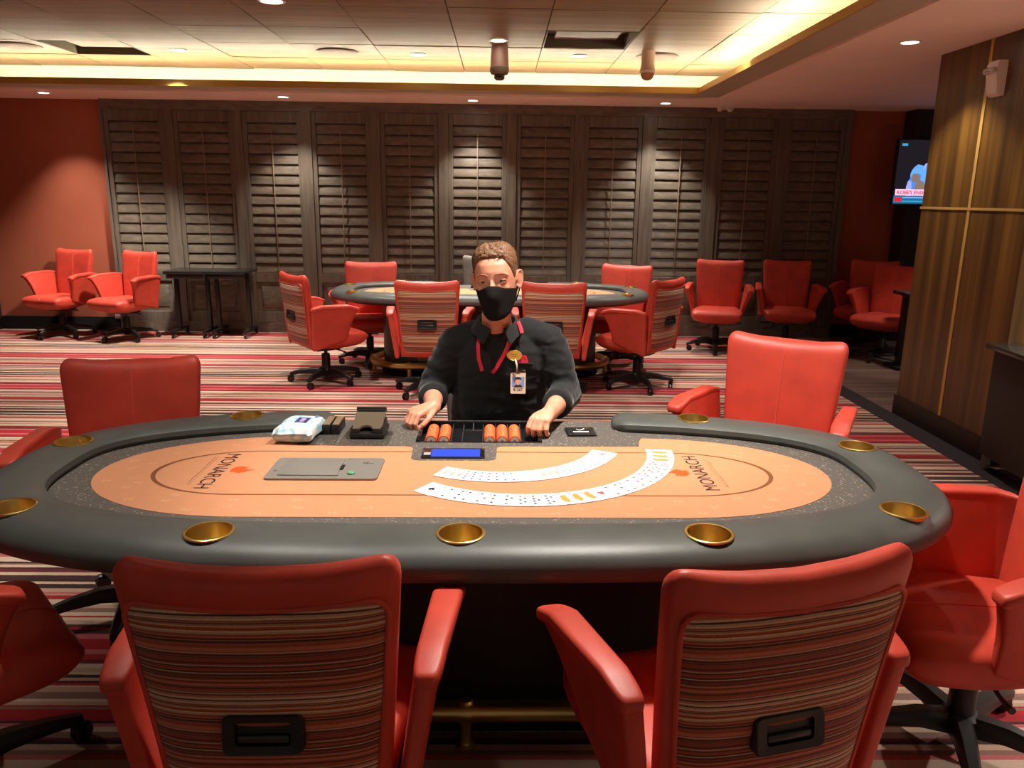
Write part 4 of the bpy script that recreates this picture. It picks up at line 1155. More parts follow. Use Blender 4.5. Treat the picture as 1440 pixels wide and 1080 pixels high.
def card_mesh(suit, rank):
    mb = MB(); prism(mb, rrect(-0.0315, -0.044, 0.0315, 0.044, 0.003, 3), 0, 0.00026, 0)
    z = 0.00036
    def put(pts, cx, cy, m, flip=False):
        q = [(cx+(-x if flip else x), cy+(-y if flip else y), z) for x, y in pts]
        mb.add(q, [tuple(range(len(q)-1, -1, -1))], m)
    if rank <= 10:
        for px, py in PIPS[rank]: put(suit_shape(suit, 0.0064 if rank > 1 else 0.013), px*0.0135, py*0.027, 1, py < 0)
    else:
        fr_ = random.Random(rank)
        for k in range(7):
            a = 2*PI*k/7; put([(0.011*math.cos(2*PI*j/9)*fr_.uniform(.6, 1.1), 0.014*math.sin(2*PI*j/9)*fr_.uniform(.6, 1.1)) for j in range(9)], 0.006*math.cos(a), 0.016*math.sin(a), 2); z += 0.00002
        put(suit_shape(suit, 0.004), -0.016, 0.03, 1); put(suit_shape(suit, 0.004), 0.016, -0.03, 1, True)
    z = 0.00036
    s_ = {1: 'A', 11: 'J', 12: 'Q', 13: 'K'}.get(rank, str(rank))
    tb = text_mb(s_, 0.010, 0.00004, 'CENTER', 0.0, 1)
    for sg in (1, -1):
        M = Matrix.Translation((-0.0268*sg, 0.037*sg, z)) @ Matrix.Rotation(0 if sg > 0 else PI, 4, 'Z')
        o0 = len(mb.f); mb.merge(tb, M)
        for i in range(o0, len(mb.f)): mb.m[i] = 1
        put(suit_shape(suit, 0.0036), -0.0268*sg, 0.028*sg, 1, sg < 0)
    return mb
SM = {'S': C_S, 'H': C_H, 'C': C_C, 'D': C_D}
ORDN = ['first', 'second', 'third', 'fourth', 'fifth', 'sixth', 'seventh', 'eighth', 'ninth', 'tenth', 'eleventh', 'twelfth', 'thirteenth']
def fan(seq, c0, c1, h0, h1, where, group, gap0=1.0):
    """cards on a circular arc from heading h0 to h1 (degrees)"""
    n = len(seq)
    c0 = Vector((*c0, 0)); c1 = Vector((*c1, 0))
    R_ = (c1-c0).length/(2*math.sin(R((h1-h0)/2)))
    # centre of the circle lies to the left of the travel direction
    ch = math.atan2(c1.y-c0.y, c1.x-c0.x); hm = ch
    hs, he = hm-R((h1-h0)/2), hm+R((h1-h0)/2)
    cen = c0+Vector((-math.sin(hs), math.cos(hs), 0))*R_
    for i, (s, r) in enumerate(seq):
        u = i/(n-1)
        if gap0 != 1.0: u = (i + (gap0-1 if i > 0 else 0))/(n-1+gap0-1)
        h = lerp(hs, he, u)
        p = cen+Vector((math.sin(h), -math.cos(h), 0))*R_
        o = obj('playing_card', card_mesh(s, r), [C_W, SM[s], C_G], None, False)
        tilt = 0.022
        Mx = TM @ Matrix.Translation((p.x, p.y, ZF+0.0022+0.0315*tilt)) @ Matrix.Rotation(h, 4, 'Z') @ Matrix.Rotation(tilt, 4, 'Y')
        o.matrix_world = Mx
        rn = {1: 'ace', 11: 'jack', 12: 'queen', 13: 'king'}.get(r)
        if i < 13: pos = '%s card from the left end' % ORDN[i]
        else: pos = '%s card from the right end' % ORDN[n-1-i]
        tag(o, 'face-up %s of the %s' % (pos, where), 'playing card', group)
near = [('S', k) for k in range(1, 14)]+[('H', k) for k in range(1, 14)]
far = [('C', k) for k in range(13, 0, -1)]+[('D', k) for k in range(13, 0, -1)]
fan(near, (-0.100, -0.172), (0.632, 0.170), -38, 82, 'longer card arc nearer the camera', 'cards of the nearer spread', 1.4)
fan(far, (-0.058, -0.035), (0.438, 0.150), -23, 68, 'shorter card arc nearer the dealer', 'cards of the farther spread', 1.0)
# ------------------------------------------------------------------ the dealer
PER = thing('person', 'seated dealer in black shirt, black face mask and red lanyard, hands on table', 'person', (0, 3.2, 0))
PO = Vector((0, 3.2, 0))                      # everything below is built in world coordinates, then shifted
def pobj(name, mb, mats, parent=None, smooth=True, ang=180):
    if isinstance(mb, bpy.types.Mesh):
        mb.transform(Matrix.Translation(-PO)); o = obj(name, mb, mats, parent or PER, smooth, ang)
    else:
        m2 = MB(); m2.merge(mb, Matrix.Translation(-PO)); o = obj(name, m2, mats, parent or PER, smooth, ang)
    return o
def skin_mat():
    m, nt, p = nodes('skin'); v = coords(nt)
    n = N(nt, 'TexNoise', Scale=26.0, Detail=3.0); nt.links.new(v, n.inputs['Vector'])
    nt.links.new(ramp(nt, n.outputs['Fac'], [(0.3, rgb(206, 138, 110)), (0.7, rgb(222, 158, 130))]), p.inputs['Base Color'])
    p.inputs['Roughness'].default_value = 0.5; p.inputs['Subsurface Weight'].default_value = 0.0; p.inputs['Subsurface Radius'].default_value = (0.02, 0.008, 0.004)
    p.inputs['Subsurface Scale'].default_value = 0.4
    return m
M_SKIN = skin_mat()
M_SHIRT = plain('black_shirt_cloth', rgb(28, 30, 31), 0.85, spec=0.2, sheen=0.15, bmp=0.15, bscale=500)
M_TROU = plain('black_trouser_cloth', rgb(26, 26, 28), 0.85)
M_HAIR = plain('brown_hair', rgb(108, 74, 48), 0.55, var=0.3, vscale=90, bmp=0.8, bscale=160)
M_MASK = plain('black_mask_cloth', rgb(15, 14, 14), 0.9, spec=0.2, sheen=0.0, bmp=0.2, bscale=700)
M_RIBBON = plain('red_ribbon', rgb(196, 28, 50), 0.55)

# head: rings in head space (x right of the picture, y away from the camera, z up)
HS = 1.06
HC = Vector((-0.010, 2.955, 1.240))
MHD = Matrix.Translation(HC) @ Matrix.Rotation(R(-9), 4, 'Z') @ Matrix.Rotation(R(-6), 4, 'Y') @ Matrix.Rotation(R(3), 4, 'X') @ Matrix.Scale(HS, 4)
HT_ = [(-0.120, .020, -.078, -.035), (-0.112, .034, -.086, -.01), (-.095, .049, -.090, .015), (-.070, .058, -.090, .045), (-.045, .0635, -.089, .068), (-.02, .068, -.088, .082), (.0, .0715, -.089, .090),
       (.02, .0735, -.0935, .096), (.045, .0755, -.093, .099), (.07, .074, -.086, .097), (.09, .068, -.072, .088), (.105, .057, -.052, .072), (.117, .040, -.025, .048), (.123, .020, 0.0, .022)]
def head_ring(z, grow=0.0, n=48):
    w, f, b = interp(HT_, z); w += grow; f -= grow; b += grow
    cy = 0.012; out = []
    for k in range(n):
        a = 2*PI*k/n
        c, s = math.cos(a), math.sin(a)
        x = sgnpow(c, 2/2.25)*w
        y = cy+(sgnpow(s, 2/2.25)*(b-cy) if s > 0 else sgnpow(s, 2/2.25)*(cy-f))
        out.append(Vector((x, y, z)))
    return out
def face_pt(th, z, grow=0.0):
    """point of the head surface at angle th (0 = straight ahead, + = right of the picture)"""
    w, f, b = interp(HT_, z); w += grow; f -= grow; b += grow; cy = 0.012
    c, s = math.sin(th), -math.cos(th)
    x = sgnpow(c, 2/2.25)*w; y = cy+(sgnpow(s, 2/2.25)*(b-cy) if s > 0 else sgnpow(s, 2/2.25)*(cy-f))
    return Vector((x, y, z))
body = MB()
loft(body, [[MHD @ p for p in head_ring(z)] for z in [h[0] for h in HT_]])
ball_tube(body, [MHD @ Vector(p) for p in ((0, -.084, .022), (0, -.094, 0.0), (0, -.106, -.022), (0, -.108, -.034))], [.009, .010, .012, .014], 12)   # nose
ball_tube(body, [MHD @ Vector(p) for p in ((-.050, -.068, .031), (-.028, -.081, .036), (-.012, -.083, .032))], [.008, .009, .008], 10)        # brow ridges
ball_tube(body, [MHD @ Vector(p) for p in ((.050, -.068, .031), (.028, -.081, .036), (.012, -.083, .032))], [.008, .009, .008], 10)
for sx in (-1, 1):   # cheeks, ears
    ellipsoid(body, (0, 0, 0), (.018, .010, .014), 16, 10, 0, MHD @ Matrix.Translation((sx*.038, -.062, -.014)))
    ME = MHD @ Matrix.Translation((sx*.077, .008, .002)) @ Matrix.Rotation(R(-28*sx), 4, 'Z') @ Matrix.Rotation(R(8*sx), 4, 'Y')
    ellipsoid(body, (0, 0.004, 0), (.007, .017, .030), 14, 10, 0, ME)
    tube(body, [ME @ Vector((sx*.004, .004+.018*math.cos(a), .003+.031*math.sin(a))) for a in [R(-100)+R(290)*k/16 for k in range(17)]], .0048, 8)
    ball_tube(body, [ME @ Vector((sx*.002, -.004, -.022)), ME @ Vector((sx*.002, -.002, -.030))], [.007, .007], 10)
# neck and trunk
def ering(c, rx, ry, n=32, e=2.3, tilt=0.0):
    out = []
    for k in range(n):
        a = 2*PI*k/n
        p = Vector((sgnpow(math.cos(a), 2/e)*rx, sgnpow(math.sin(a), 2/e)*ry, 0))
        p = Matrix.Rotation(tilt, 3, 'X') @ p
        out.append(Vector(c)+p)
    return out
loft(body, [ering((-0.006, 3.055, 1.02), .072, .066), ering((-0.007, 3.03, 1.06), .060, .060, tilt=R(12)), ering((-0.008, 3.005, 1.10), .057, .058, tilt=R(15)), ering((-0.009, 2.985, 1.15), .056, .058, tilt=R(15)), ering((-0.01, 2.965, 1.21), .056, .060)])
loft(body, [ering((0, 3.21, 0.47), .155, .115), ering((0, 3.19, 0.55), .155, .115), ering((0, 3.15, 0.68), .145, .105), ering((0.01, 3.12, 0.80), .150, .105), ering((0.012, 3.09, 0.90), .165, .105), ering((0.012, 3.07, 0.975), .165, .085), ering((0.005, 3.06, 1.02), .11, .065), ering((-0.005, 3.05, 1.05), .065, .058)])
SHO = {-1: Vector((-0.170, 3.07, 0.985)), 1: Vector((0.200, 3.06, 1.0))}
ELB = {-1: Vector((-0.262, 3.08, 0.785)), 1: Vector((0.272, 3.03, 0.790))}
WRI = {-1: Vector((-0.243, 2.812, 0.786)), 1: Vector((0.186, 2.725, 0.788))}
for s in (-1, 1):
    S, E, W = SHO[s], ELB[s], WRI[s]
    ball_tube(body, [S, S.lerp(E, .35), S.lerp(E, .7), E], [.054, .050, .043, .041], 20)
    ball_tube(body, [E, E.lerp(W, .25), E.lerp(W, .6), E.lerp(W, .85), W], [.042, .043, .037, .031, .030], 20)
# legs (seated, feet tucked below the chair)
for s in (-1, 1):
    H_ = Vector((s*.09, 3.18, .53)); K_ = Vector((s*.15, 2.80, .545)); A_ = Vector((s*.17, 2.93, .10))
    ball_tube(body, [H_, H_.lerp(K_, .5), K_], [.082, .074, .058], 20); ball_tube(body, [K_, K_.lerp(A_, .35), K_.lerp(A_, .75), A_], [.056, .054, .040, .036], 18)
# hands
def hand(W, f, e, up, side):
    """curled hand: W wrist, f towards the knuckles, e from index to little finger, up out of the back of the hand"""
    f, e, up = f.normalized(), e.normalized(), up.normalized()
    mb = MB()
    # palm: rounded slab from wrist to knuckles
    rings = []
    for t, w, h, lift in ((-0.012, .024, .021, 0), (.015, .028, .019, .001), (.045, .036, .018, .004), (.075, .040, .017, .006), (.090, .039, .0145, .004), (.097, .034, .010, .001)):
        c = W+f*t+up*lift; rings.append([c+e*(sgnpow(math.cos(2*PI*k/20), 2/2.6)*w)+up*(sgnpow(math.sin(2*PI*k/20), 2/2.6)*h) for k in range(20)])
    loft(mb, rings)
    spec = [(-.030, .088, .90, .0), (-.0105, .093, 1.0, .002), (.0095, .090, .95, .001), (.0285, .082, .80, -.003)]
    for k, (eo, fo, L, lf) in enumerate(spec):
        m0 = W+f*fo+e*eo+up*(.004+lf)
        spread = e*(eo*0.10)
        p1 = m0+f*(.030*L)+spread-up*(.026*L)
        p2 = p1-f*(.004*L)+spread*.4-up*(.024*L)
        p3 = p2-f*(.019*L)-up*(.006*L)
        ball_tube(mb, [m0-f*.012, m0+f*.004+up*.002, m0.lerp(p1, .5)+up*.002, p1, p1.lerp(p2, .6), p2, p3], [.0098, .0102, .0090, .0094, .0082, .0082, .0074], 12)
    return mb
def thumb(mb, pts):
    ball_tube(mb, pts, [.0135, .0120, .0105, .0108, .0092], 12)
# right of the picture: back of the hand up, fingertips on the rim of the chip tray
fW = Vector((-.42, -.90, -.13)); eW = Vector((.90, -.42, -.05)); uW = eW.cross(fW)*-1
uW = fW.cross(eW)*-1 if fW.cross(eW).z < 0 else fW.cross(eW)
h = hand(WRI[1]+Vector((0, 0, .006)), fW, eW, uW, 1)
f_, e_, u_ = fW.normalized(), eW.normalized(), uW.normalized(); W = WRI[1]+Vector((0, 0, .006))
thumb(h, [W+f_*.012-e_*.020-u_*.006, W+f_*.040-e_*.038-u_*.012, W+f_*.066-e_*.047-u_*.022, W+f_*.088-e_*.044-u_*.034, W+f_*.106-e_*.036-u_*.044])
body.merge(h)
# left of the picture: loose fist resting on the table edge
fW = Vector((-.70, -.68, -.20)); eW = Vector((-.69, .71, .0)); uW = fW.cross(eW)
if uW.z < 0: uW = -uW
h = hand(WRI[-1]+Vector((0, 0, .004)), fW, eW, uW, -1)
f_, e_, u_ = fW.normalized(), eW.normalized(), uW.normalized(); W = WRI[-1]+Vector((0, 0, .004))
thumb(h, [W+f_*.012-e_*.020-u_*.006, W+f_*.040-e_*.037-u_*.010, W+f_*.064-e_*.044-u_*.020, W+f_*.086-e_*.040-u_*.032, W+f_*.104-e_*.030-u_*.042])
body.merge(h)
bme = remesh('body', body, 0.0034, 2, 0.5)
# eye sockets, smile lines: gentle displacement of the one body surface
IH = MHD.inverted()
EYE = {-1: Vector((-.0315, -.0775, .012)), 1: Vector((.0315, -.0775, .012))}
for v in bme.vertices:
    q = IH @ v.co
    if abs(q.z) < .14 and abs(q.x) < .1 and q.y < -.02 and q.z > -.1:
        d = 0.0
        for s in (-1, 1):
            r2 = ((q.x-s*.0315)/.016)**2+((q.z-.013)/.010)**2
            d += .0048*math.exp(-r2)
        v.co = MHD @ Vector((q.x, q.y+d, q.z))
bo = pobj('body', bme, M_SKIN)
# eyes, lids, brows
M_EYEW = plain('eye_white', rgb(214, 204, 196), 0.25); M_IRIS = plain('iris', rgb(62, 48, 40), 0.2)
for s in (-1, 1):
    mb = MB(); ellipsoid(mb, (0, 0, 0), (.0125, .011, .011), 18, 12, 0, MHD @ Matrix.Translation((s*.0315, -.0712, .0125))); eo = pobj('eye', mb, M_EYEW)
    mb = MB(); ME = MHD @ Matrix.Translation((s*.0315-.001, -.0808, .0125)); ellipsoid(mb, (0, 0, 0), (.0055, .0022, .0055), 14, 8, 0, ME); pobj('iris', mb, M_IRIS, eo)
    mb = MB()
    for zz, yy, sg, rr3 in ((.0182, -.0808, 1, .0034), (.0072, -.0800, -1, .0032)):
        tube(mb, [MHD @ Vector((s*(.0315+dx), yy+.0055*(dx/.017)**2*1.6, zz-sg*.0045*(dx/.017)**2)) for dx in (-.018, -.012, -.006, 0, .006, .012, .018)], [.0022, rr3*.9, rr3, rr3, rr3, rr3*.9, .0022], 8)
    pobj('eyelid', mb, M_SKIN)
    mb = MB(); tube(mb, [MHD @ Vector((s*(.0315+dx), -.0835+.0055*(dx/.017)**2*1.6, .0150-.0040*(dx/.017)**2)) for dx in (-.016, -.008, 0, .008, .016)], [.0008, .0014, .0016, .0014, .0008], 6); pobj('eyelash', mb, plain('lash', rgb(60, 40, 30), 0.6) if 'lash' not in bpy.data.materials else bpy.data.materials['lash'])
    mb = MB(); tube(mb, [MHD @ Vector((s*x, y, z)) for x, y, z in ((.012, -.0940, .035), (.022, -.0938, .0395), (.034, -.0885, .041), (.046, -.0805, .037), (.053, -.0735, .032))], [.0018, .0030, .0032, .0026, .0012], 8, flat=0.6); pobj('eyebrow', mb, plain('brow_hair', rgb(150, 100, 68), 0.7) if 'brow_hair' not in bpy.data.materials else bpy.data.materials['brow_hair'])
# hair: short at the sides, tufted on top
hair = MB(); rh = random.Random(12)
def hairline(th):
    """lowest hair height at azimuth th"""
    a = abs(math.degrees(th))
    return interp([(0, .092), (20, .092), (34, .088), (46, .070), (58, .046), (70, .018), (80, .012), (92, .030), (104, -.01), (120, -.05), (180, -.065)], a)[0]
NT, NZ = 96, 26; ou = []; inn = []
for i in range(NT):
    th = -PI+2*PI*i/NT; zl = hairline(th); ro_ = []; ri = []
    for j in range(NZ+1):
        u = j/NZ; z = lerp(zl, .123, u)
        top = max(0, (z-.05)/.073)
        g = (.0030+.0085*top)*min(1, .35+u*6)
        g *= 1+.22*math.sin(th*9+z*130)*math.sin(z*210+th*5)+rh.uniform(-.18, .18)
        p = face_pt(th, z, g); p.z += g*top*1.1
        ro_.append(p); ri.append(face_pt(th, z, -.004))
    ou.append(ro_); inn.append(ri)
vv = []; ff = []
for col_ in ou: vv += col_
for i in range(NT):
    for j in range(NZ): a = i*(NZ+1)+j; b = ((i+1) % NT)*(NZ+1)+j; ff.append((a, b, b+1, a+1))
S0 = len(vv)
for col_ in inn: vv += col_
for i in range(NT):
    for j in range(NZ): a = S0+i*(NZ+1)+j; b = S0+((i+1) % NT)*(NZ+1)+j; ff.append((a, a+1, b+1, b))
    a = i*(NZ+1); b = ((i+1) % NT)*(NZ+1); ff.append((a, S0+a, S0+b, b))
ff.append(tuple(i*(NZ+1)+NZ for i in range(NT))); 
hair.add(vv, ff, 0, MHD)
for k in range(110):   # loose tufts over the crown and forehead edge
    th = rh.uniform(-.62, .62) if k < 60 else rh.uniform(1.9, 2*PI-1.9); z = rh.uniform(max(hairline((th+PI) % (2*PI)-PI)+.008, .070), .120)
    p = face_pt(th, z, .006); q = face_pt(th+rh.uniform(-.25, .25), z+rh.uniform(-.010, .012), .013); q.z += .006; r_ = face_pt(th+rh.uniform(-.35, .35), z-rh.uniform(-.004, .005), .015)
    tube(hair, [MHD @ p, MHD @ q, MHD @ r_], [.0026, .0023, .0006], 6)
pobj('hair', hair, M_HAIR, None, True, 60)
# mask with ear loops
mk = MB(); NA, NZ2 = 40, 16; o_ = []; i_ = []
for i in range(NA+1):
    th = R(-84)+R(168)*i/NA; a = abs(th)/R(84)
    zt_ = -.012 -.016*a**2 + .014*math.exp(-(a/.25)**2)
    zb_ = -.122+.018*a**2+.052*a**4
    for j in range(NZ2+1):
        u = j/NZ2; z = lerp(zb_, zt_, u)
        nose = .030*math.exp(-(th/.30)**2)*math.exp(-((z+.035)/.036)**2)+.008*math.exp(-(th/.5)**2)
        chin = .006*math.exp(-(th/.6)**2)*math.exp(-((z+.10)/.03)**2)
        zc_ = max(z, -.080); p = face_pt(th, zc_, .0075); kk = max(0.0, (-.080-z)/.045); p = Vector((p.x*(1-.30*kk*kk), .012+(p.y-.012)*(1-.06*kk*kk), z))
        p += Vector((math.sin(th), -math.cos(th), 0))*(nose+chin)
        o_.append(p); i_.append(p-Vector((math.sin(th), -math.cos(th), 0))*.003)
vv = o_+i_; ff = []; S0 = len(o_)
for i in range(NA):
    for j in range(NZ2):
        a = i*(NZ2+1)+j; b = a+NZ2+1; ff.append((a, b, b+1, a+1)); ff.append((S0+a, S0+a+1, S0+b+1, S0+b))
    a = i*(NZ2+1); b = a+NZ2+1; ff.append((a, S0+a, S0+b, b)); ff.append((a+NZ2, b+NZ2, S0+b+NZ2, S0+a+NZ2))
for i in (0, NA):
    for j in range(NZ2): a = i*(NZ2+1)+j; ff.append((a, a+1, S0+a+1, S0+a))
mk.add(vv, ff, 0, MHD); mo = pobj('face_mask', mk, M_MASK)
mb = MB()
for s in (-1, 1):
    e1 = [face_pt(s*R(82), -.038, .007), face_pt(s*R(88), -.012, .007), face_pt(s*R(92), .020, .008), Vector((s*.084, .02, .036)), Vector((s*.082, .035, .02)), Vector((s*.080, .034, -.02)), Vector((s*.076, .02, -.04)), face_pt(s*R(84), -.075, .007)]
    tube(mb, [MHD @ p for p in e1], .0028, 8)
pobj('ear_loop', mb, M_MASK, mo)

# shirt: trunk, shoulders and sleeves in one surface, sleeves rolled to mid forearm
sh = MB()
loft(sh, [ering((0, 3.205, 0.50), .190, .140), ering((0, 3.18, 0.58), .195, .140), ering((0, 3.14, 0.70), .192, .140), ering((0.006, 3.115, 0.80), .194, .134), ering((0.012, 3.085, 0.90), .194, .126), ering((0.013, 3.07, 0.965), .186, .108), ering((0.010, 3.06, 1.01), .150, .085), ering((0.002, 3.052, 1.045), .098, .074), ering((-0.003, 3.045, 1.068), .074, .068)], m=0)
for s in (-1, 1):
    S, E, W = SHO[s], ELB[s], WRI[s]
    ball_tube(sh, [Vector((S.x*.55, S.y, S.z+.032)), S+Vector((0, 0, -.004)), S.lerp(E, .4), S.lerp(E, .75), E], [.060, .072, .071, .066, .064], 24)
    cl = .50 if s < 0 else .56
    tube(sh, [E.lerp(W, -.12), E, E.lerp(W, .2), E.lerp(W, cl*.75), E.lerp(W, cl)], [.030, .062, .062, .056, .053], 24)
sme = remesh('shirt', sh, 0.007, 4, 0.6)
from mathutils import noise
for v in sme.vertices:   # soft cloth folds
    c = v.co; s = 0.0
    a = noise.noise(Vector((c.x*16, c.y*10, c.z*30)))*.0045+noise.noise(Vector((c.x*38+3, c.y*26, c.z*60)))*.0020
    if c.x*c.x > .03: a *= 1.7
    v.co = c+v.normal*a
shirt = pobj('shirt', sme, M_SHIRT)
sbv = None
def shirt_pt(x, z, off=.003):
    """front surface of the shirt at x, z (world)"""
    me_ = shirt.data
    global sbv
    if sbv is None:
        sbv = BVHTree.FromPolygons([v.co+PO for v in me_.vertices], [tuple(p.vertices) for p in me_.polygons])
    hit = sbv.ray_cast(Vector((x, 1.5, z)), Vector((0, 1, 0)))
    p = hit[0] if hit[0] is not None else Vector((x, 3.0, z))
    return p+Vector((0, -off, 0)), (hit[1] if hit[1] is not None else Vector((0, -1, 0)))
# rolled cuffs
for s in (-1, 1):
    E, W = ELB[s], WRI[s]; cl = .50 if s < 0 else .56; mb = MB()
    c0, c1 = E.lerp(W, cl-.13), E.lerp(W, cl+.03)
    d = (c1-c0); P = [c0, c0+d*.05, c0+d*.5, c0+d*.93, c1, c0+d*.93]
    tube(mb, P, [.053, .0595, .0575, .056, .052, .046], 28); pobj('cuff', mb, M_SHIRT, shirt)
# collar with two points
mb = MB(); NAc = 48; ro_ = []
for i in range(NAc+1):
    th = R(-162)+R(324)*i/NAc      # 0 = nape
    fr_ = abs(th)/R(162)
    ctr = Vector((-0.006, 3.035, 1.07)); dirv = Vector((math.sin(th), math.cos(th)*.98, 0)); sg_ = 1 if th > 0 else -1
    hi = ctr+dirv*(.070+.006*fr_**3)+Vector((0, -.018*fr_, .030-.040*fr_**2))
    fold = hi+dirv*.007+Vector((0, 0, .004))
    low = ctr+dirv*(.096+.012*fr_)+Vector((sg_*.020*fr_**8, -.016*fr_**2, -.016-.050*fr_**4))
    base = ctr+dirv*(.070)+Vector((0, -.015*fr_, -.02-.020*fr_))
    ro_.append([base, hi, fold, low, low-dirv*.005-Vector((0, 0, .002)), fold-dirv*.008-Vector((0, 0, .008))])
loft(mb, ro_, True, True); pobj('collar', mb, M_SHIRT, shirt, True, 50)
# open shirt edges below the collar
for s in (-1, 1):
    mb = MB(); pts = []
    for u in [k/10 for k in range(11)]:
        x = lerp(.050*s-.002, -.022+.004*s, u); z = lerp(1.045, .905, u); p, n_ = shirt_pt(x, z, .004); pts.append(p)
    tube(mb, pts, .0035, 8); pobj('placket', mb, M_SHIRT, shirt)
# trousers and shoes
tr = MB()
loft(tr, [ering((0, 3.215, 0.452), .168, .128), ering((0, 3.21, 0.50), .172, .135), ering((0, 3.19, 0.58), .166, .126)])
for s in (-1, 1):
    H_ = Vector((s*.09, 3.18, .535)); K_ = Vector((s*.15, 2.80, .548)); A_ = Vector((s*.17, 2.925, .13))
    ball_tube(tr, [H_, H_.lerp(K_, .5), K_], [.090, .084, .070], 20); tube(tr, [K_+Vector((0, 0, .02)), K_.lerp(A_, .3), K_.lerp(A_, .7), A_], [.064, .066, .056, .056], 20)
tme = remesh('trousers', tr, 0.009, 3, 0.5); pobj('trousers', tme, M_TROU)
for s in (-1, 1):
    mb = MB(); ball_tube(mb, [Vector((s*.17, 2.955, .046)), Vector((s*.172, 2.90, .05)), Vector((s*.178, 2.82, .042)), Vector((s*.182, 2.755, .036))], [.040, .044, .042, .032], 18)
    rbox(mb, (s*.176-.040, 2.74, .002), (s*.176+.040, 2.985, .02), .008); pobj('shoe', mb, M_BLACKP)
# lanyard: two ribbon runs that meet low on the chest
def ribbon(pts, w):
    mb = MB(); rings = []; n = len(pts)
    for i, (p, nn_) in enumerate(pts):
        t = (pts[min(i+1, n-1)][0]-pts[max(i-1, 0)][0]).normalized(); sd = t.cross(Vector((0, -1, 0))).normalized()
        rings.append([p+sd*w, p+Vector((0, -.0015, 0)), p-sd*w, p+Vector((0, .0015, 0))])
    loft(mb, rings); return mb
def path(a):
    out = []
    for (x0, z0), (x1, z1) in zip(a, a[1:]):
        for k in range(6):
            u = k/6; out.append(shirt_pt(lerp(x0, x1, u), lerp(z0, z1, u), .005))
    out.append(shirt_pt(*a[-1], .005)); return out
lan = ribbon(path([(-.073, 1.035), (-.079, .985), (-.076, .94), (-.062, .892)]), .0070)
lan.merge(ribbon(path([(.050, 1.030), (.034, .985), (.012, .94), (-.022, .885)]), .0075))
# run over the shoulder behind the collar
lan.merge(ribbon([(Vector((.075, 2.985, 1.085)), None), (Vector((.083, 2.972, 1.068)), None), (Vector((.090, 2.958, 1.045)), None)], .0070))
pobj('lanyard', lan, M_RIBBON, None, True, 30)
# oval name pin
p, n_ = shirt_pt(.062, .957, .006); mb = MB()
MP = Matrix.Translation(p) @ Matrix.Rotation(R(90), 4, 'X') @ Matrix.Rotation(R(-4), 4, 'Z')
rings = [[(.0305*q*math.cos(2*PI*k/32), .0205*q*math.sin(2*PI*k/32), z) for k in range(32)] for q, z in ((1, 0), (1, .003), (.96, .0042), (.93, .0036))]
loft(mb, rings, True, True, 0, MP); pin = pobj('name_pin', mb, plain('pin_gold', rgb(226, 186, 92), 0.3, metal=0.75), None, True, 30)
mb = MB(); 
for k, (x0, x1, z) in enumerate(((-.013, .013, .003), (-.010, .010, -.004))):
    box(mb, (x0, z-.0014, .0037), (x1, z+.0014, .0041), 0, MP)
pobj('pin_engraving', mb, plain('pin_dark', rgb(150, 112, 50), 0.4), pin, False)
# badge strap and identity card
mb = MB(); a, _ = shirt_pt(.067, .942, .010); b, _ = shirt_pt(.073, .893, .012)
tube(mb, [a, a.lerp(b, .5)+Vector((.002, -.001, 0)), b], [.0052, .0046, .0046], 10, flat=.45); pobj('badge_strap', mb, plain('clear_strap', rgb(206, 196, 186), 0.25), None)
pc, _ = shirt_pt(.078, .848, .012)
MB_ = Matrix.Translation(pc) @ Matrix.Rotation(R(84), 4, 'X')
mb = MB(); prism(mb, rrect(-.0295, -.044, .0295, .047, .003), -.0015, .0015, 0, MB_); bdg = pobj('badge', mb, plain('badge_cream', rgb(228, 204, 180), 0.4), None, False)
mb = MB(); prism(mb, rrect(-.0295, .039, .0295, .047, .002), .0015, .0022, 0, MB_); prism(mb, rrect(-.008, .034, .008, .0365, .001), .0015, .0022, 0, MB_); pobj('badge_clip', mb, M_BLACKP, bdg, False)
mb = MB(); prism(mb, [(-.024, -.018), (.024, -.018), (.024, .022), (-.024, .022)], .0015, .0019, 0, MB_); pobj('badge_photo', mb, plain('photo_blue', rgb(130, 158, 214), 0.4), bdg, False)
mb = MB(); prism(mb, [(.012*math.cos(2*PI*k/16), .006+.0145*math.sin(2*PI*k/16)) for k in range(16)], .0019, .0022, 0, MB_); prism(mb, rrect(-.005, -.012, .005, -.002, .002), .0019, .0021, 0, MB_); pobj('photo_face', mb, plain('photo_skin', rgb(214, 160, 140), 0.5), bdg, False)
mb = MB(); prism(mb, [(-.017, -.018), (.017, -.018), (.012, -.010), (.004, -.008), (0, -.012), (-.004, -.008), (-.012, -.010)], .0021, .0024, 0, MB_); prism(mb, [(.013*math.cos(PI*k/10), .010+.0125*math.sin(PI*k/10)) for k in range(11)]+[(-.008, .012), (.008, .012)], .0022, .0023, 0, MB_); pobj('photo_dark', mb, plain('photo_black', rgb(44, 36, 40), 0.5), bdg, False)
tb = text_mb('81267', .0145, .0004, 'CENTER', .0003); mb = MB(); mb.merge(tb, MB_ @ Matrix.Translation((0, -.0285, .0018))); pobj('badge_number', mb, plain('badge_ink', rgb(60, 44, 44), 0.5), bdg, False)
mb = MB(); prism(mb, [(-.019, .027), (-.015, .030), (-.019, .033), (-.023, .030)], .0015, .0019, 0, MB_); pobj('badge_emblem', mb, plain('emblem_red', rgb(180, 50, 50), 0.5), bdg, False)
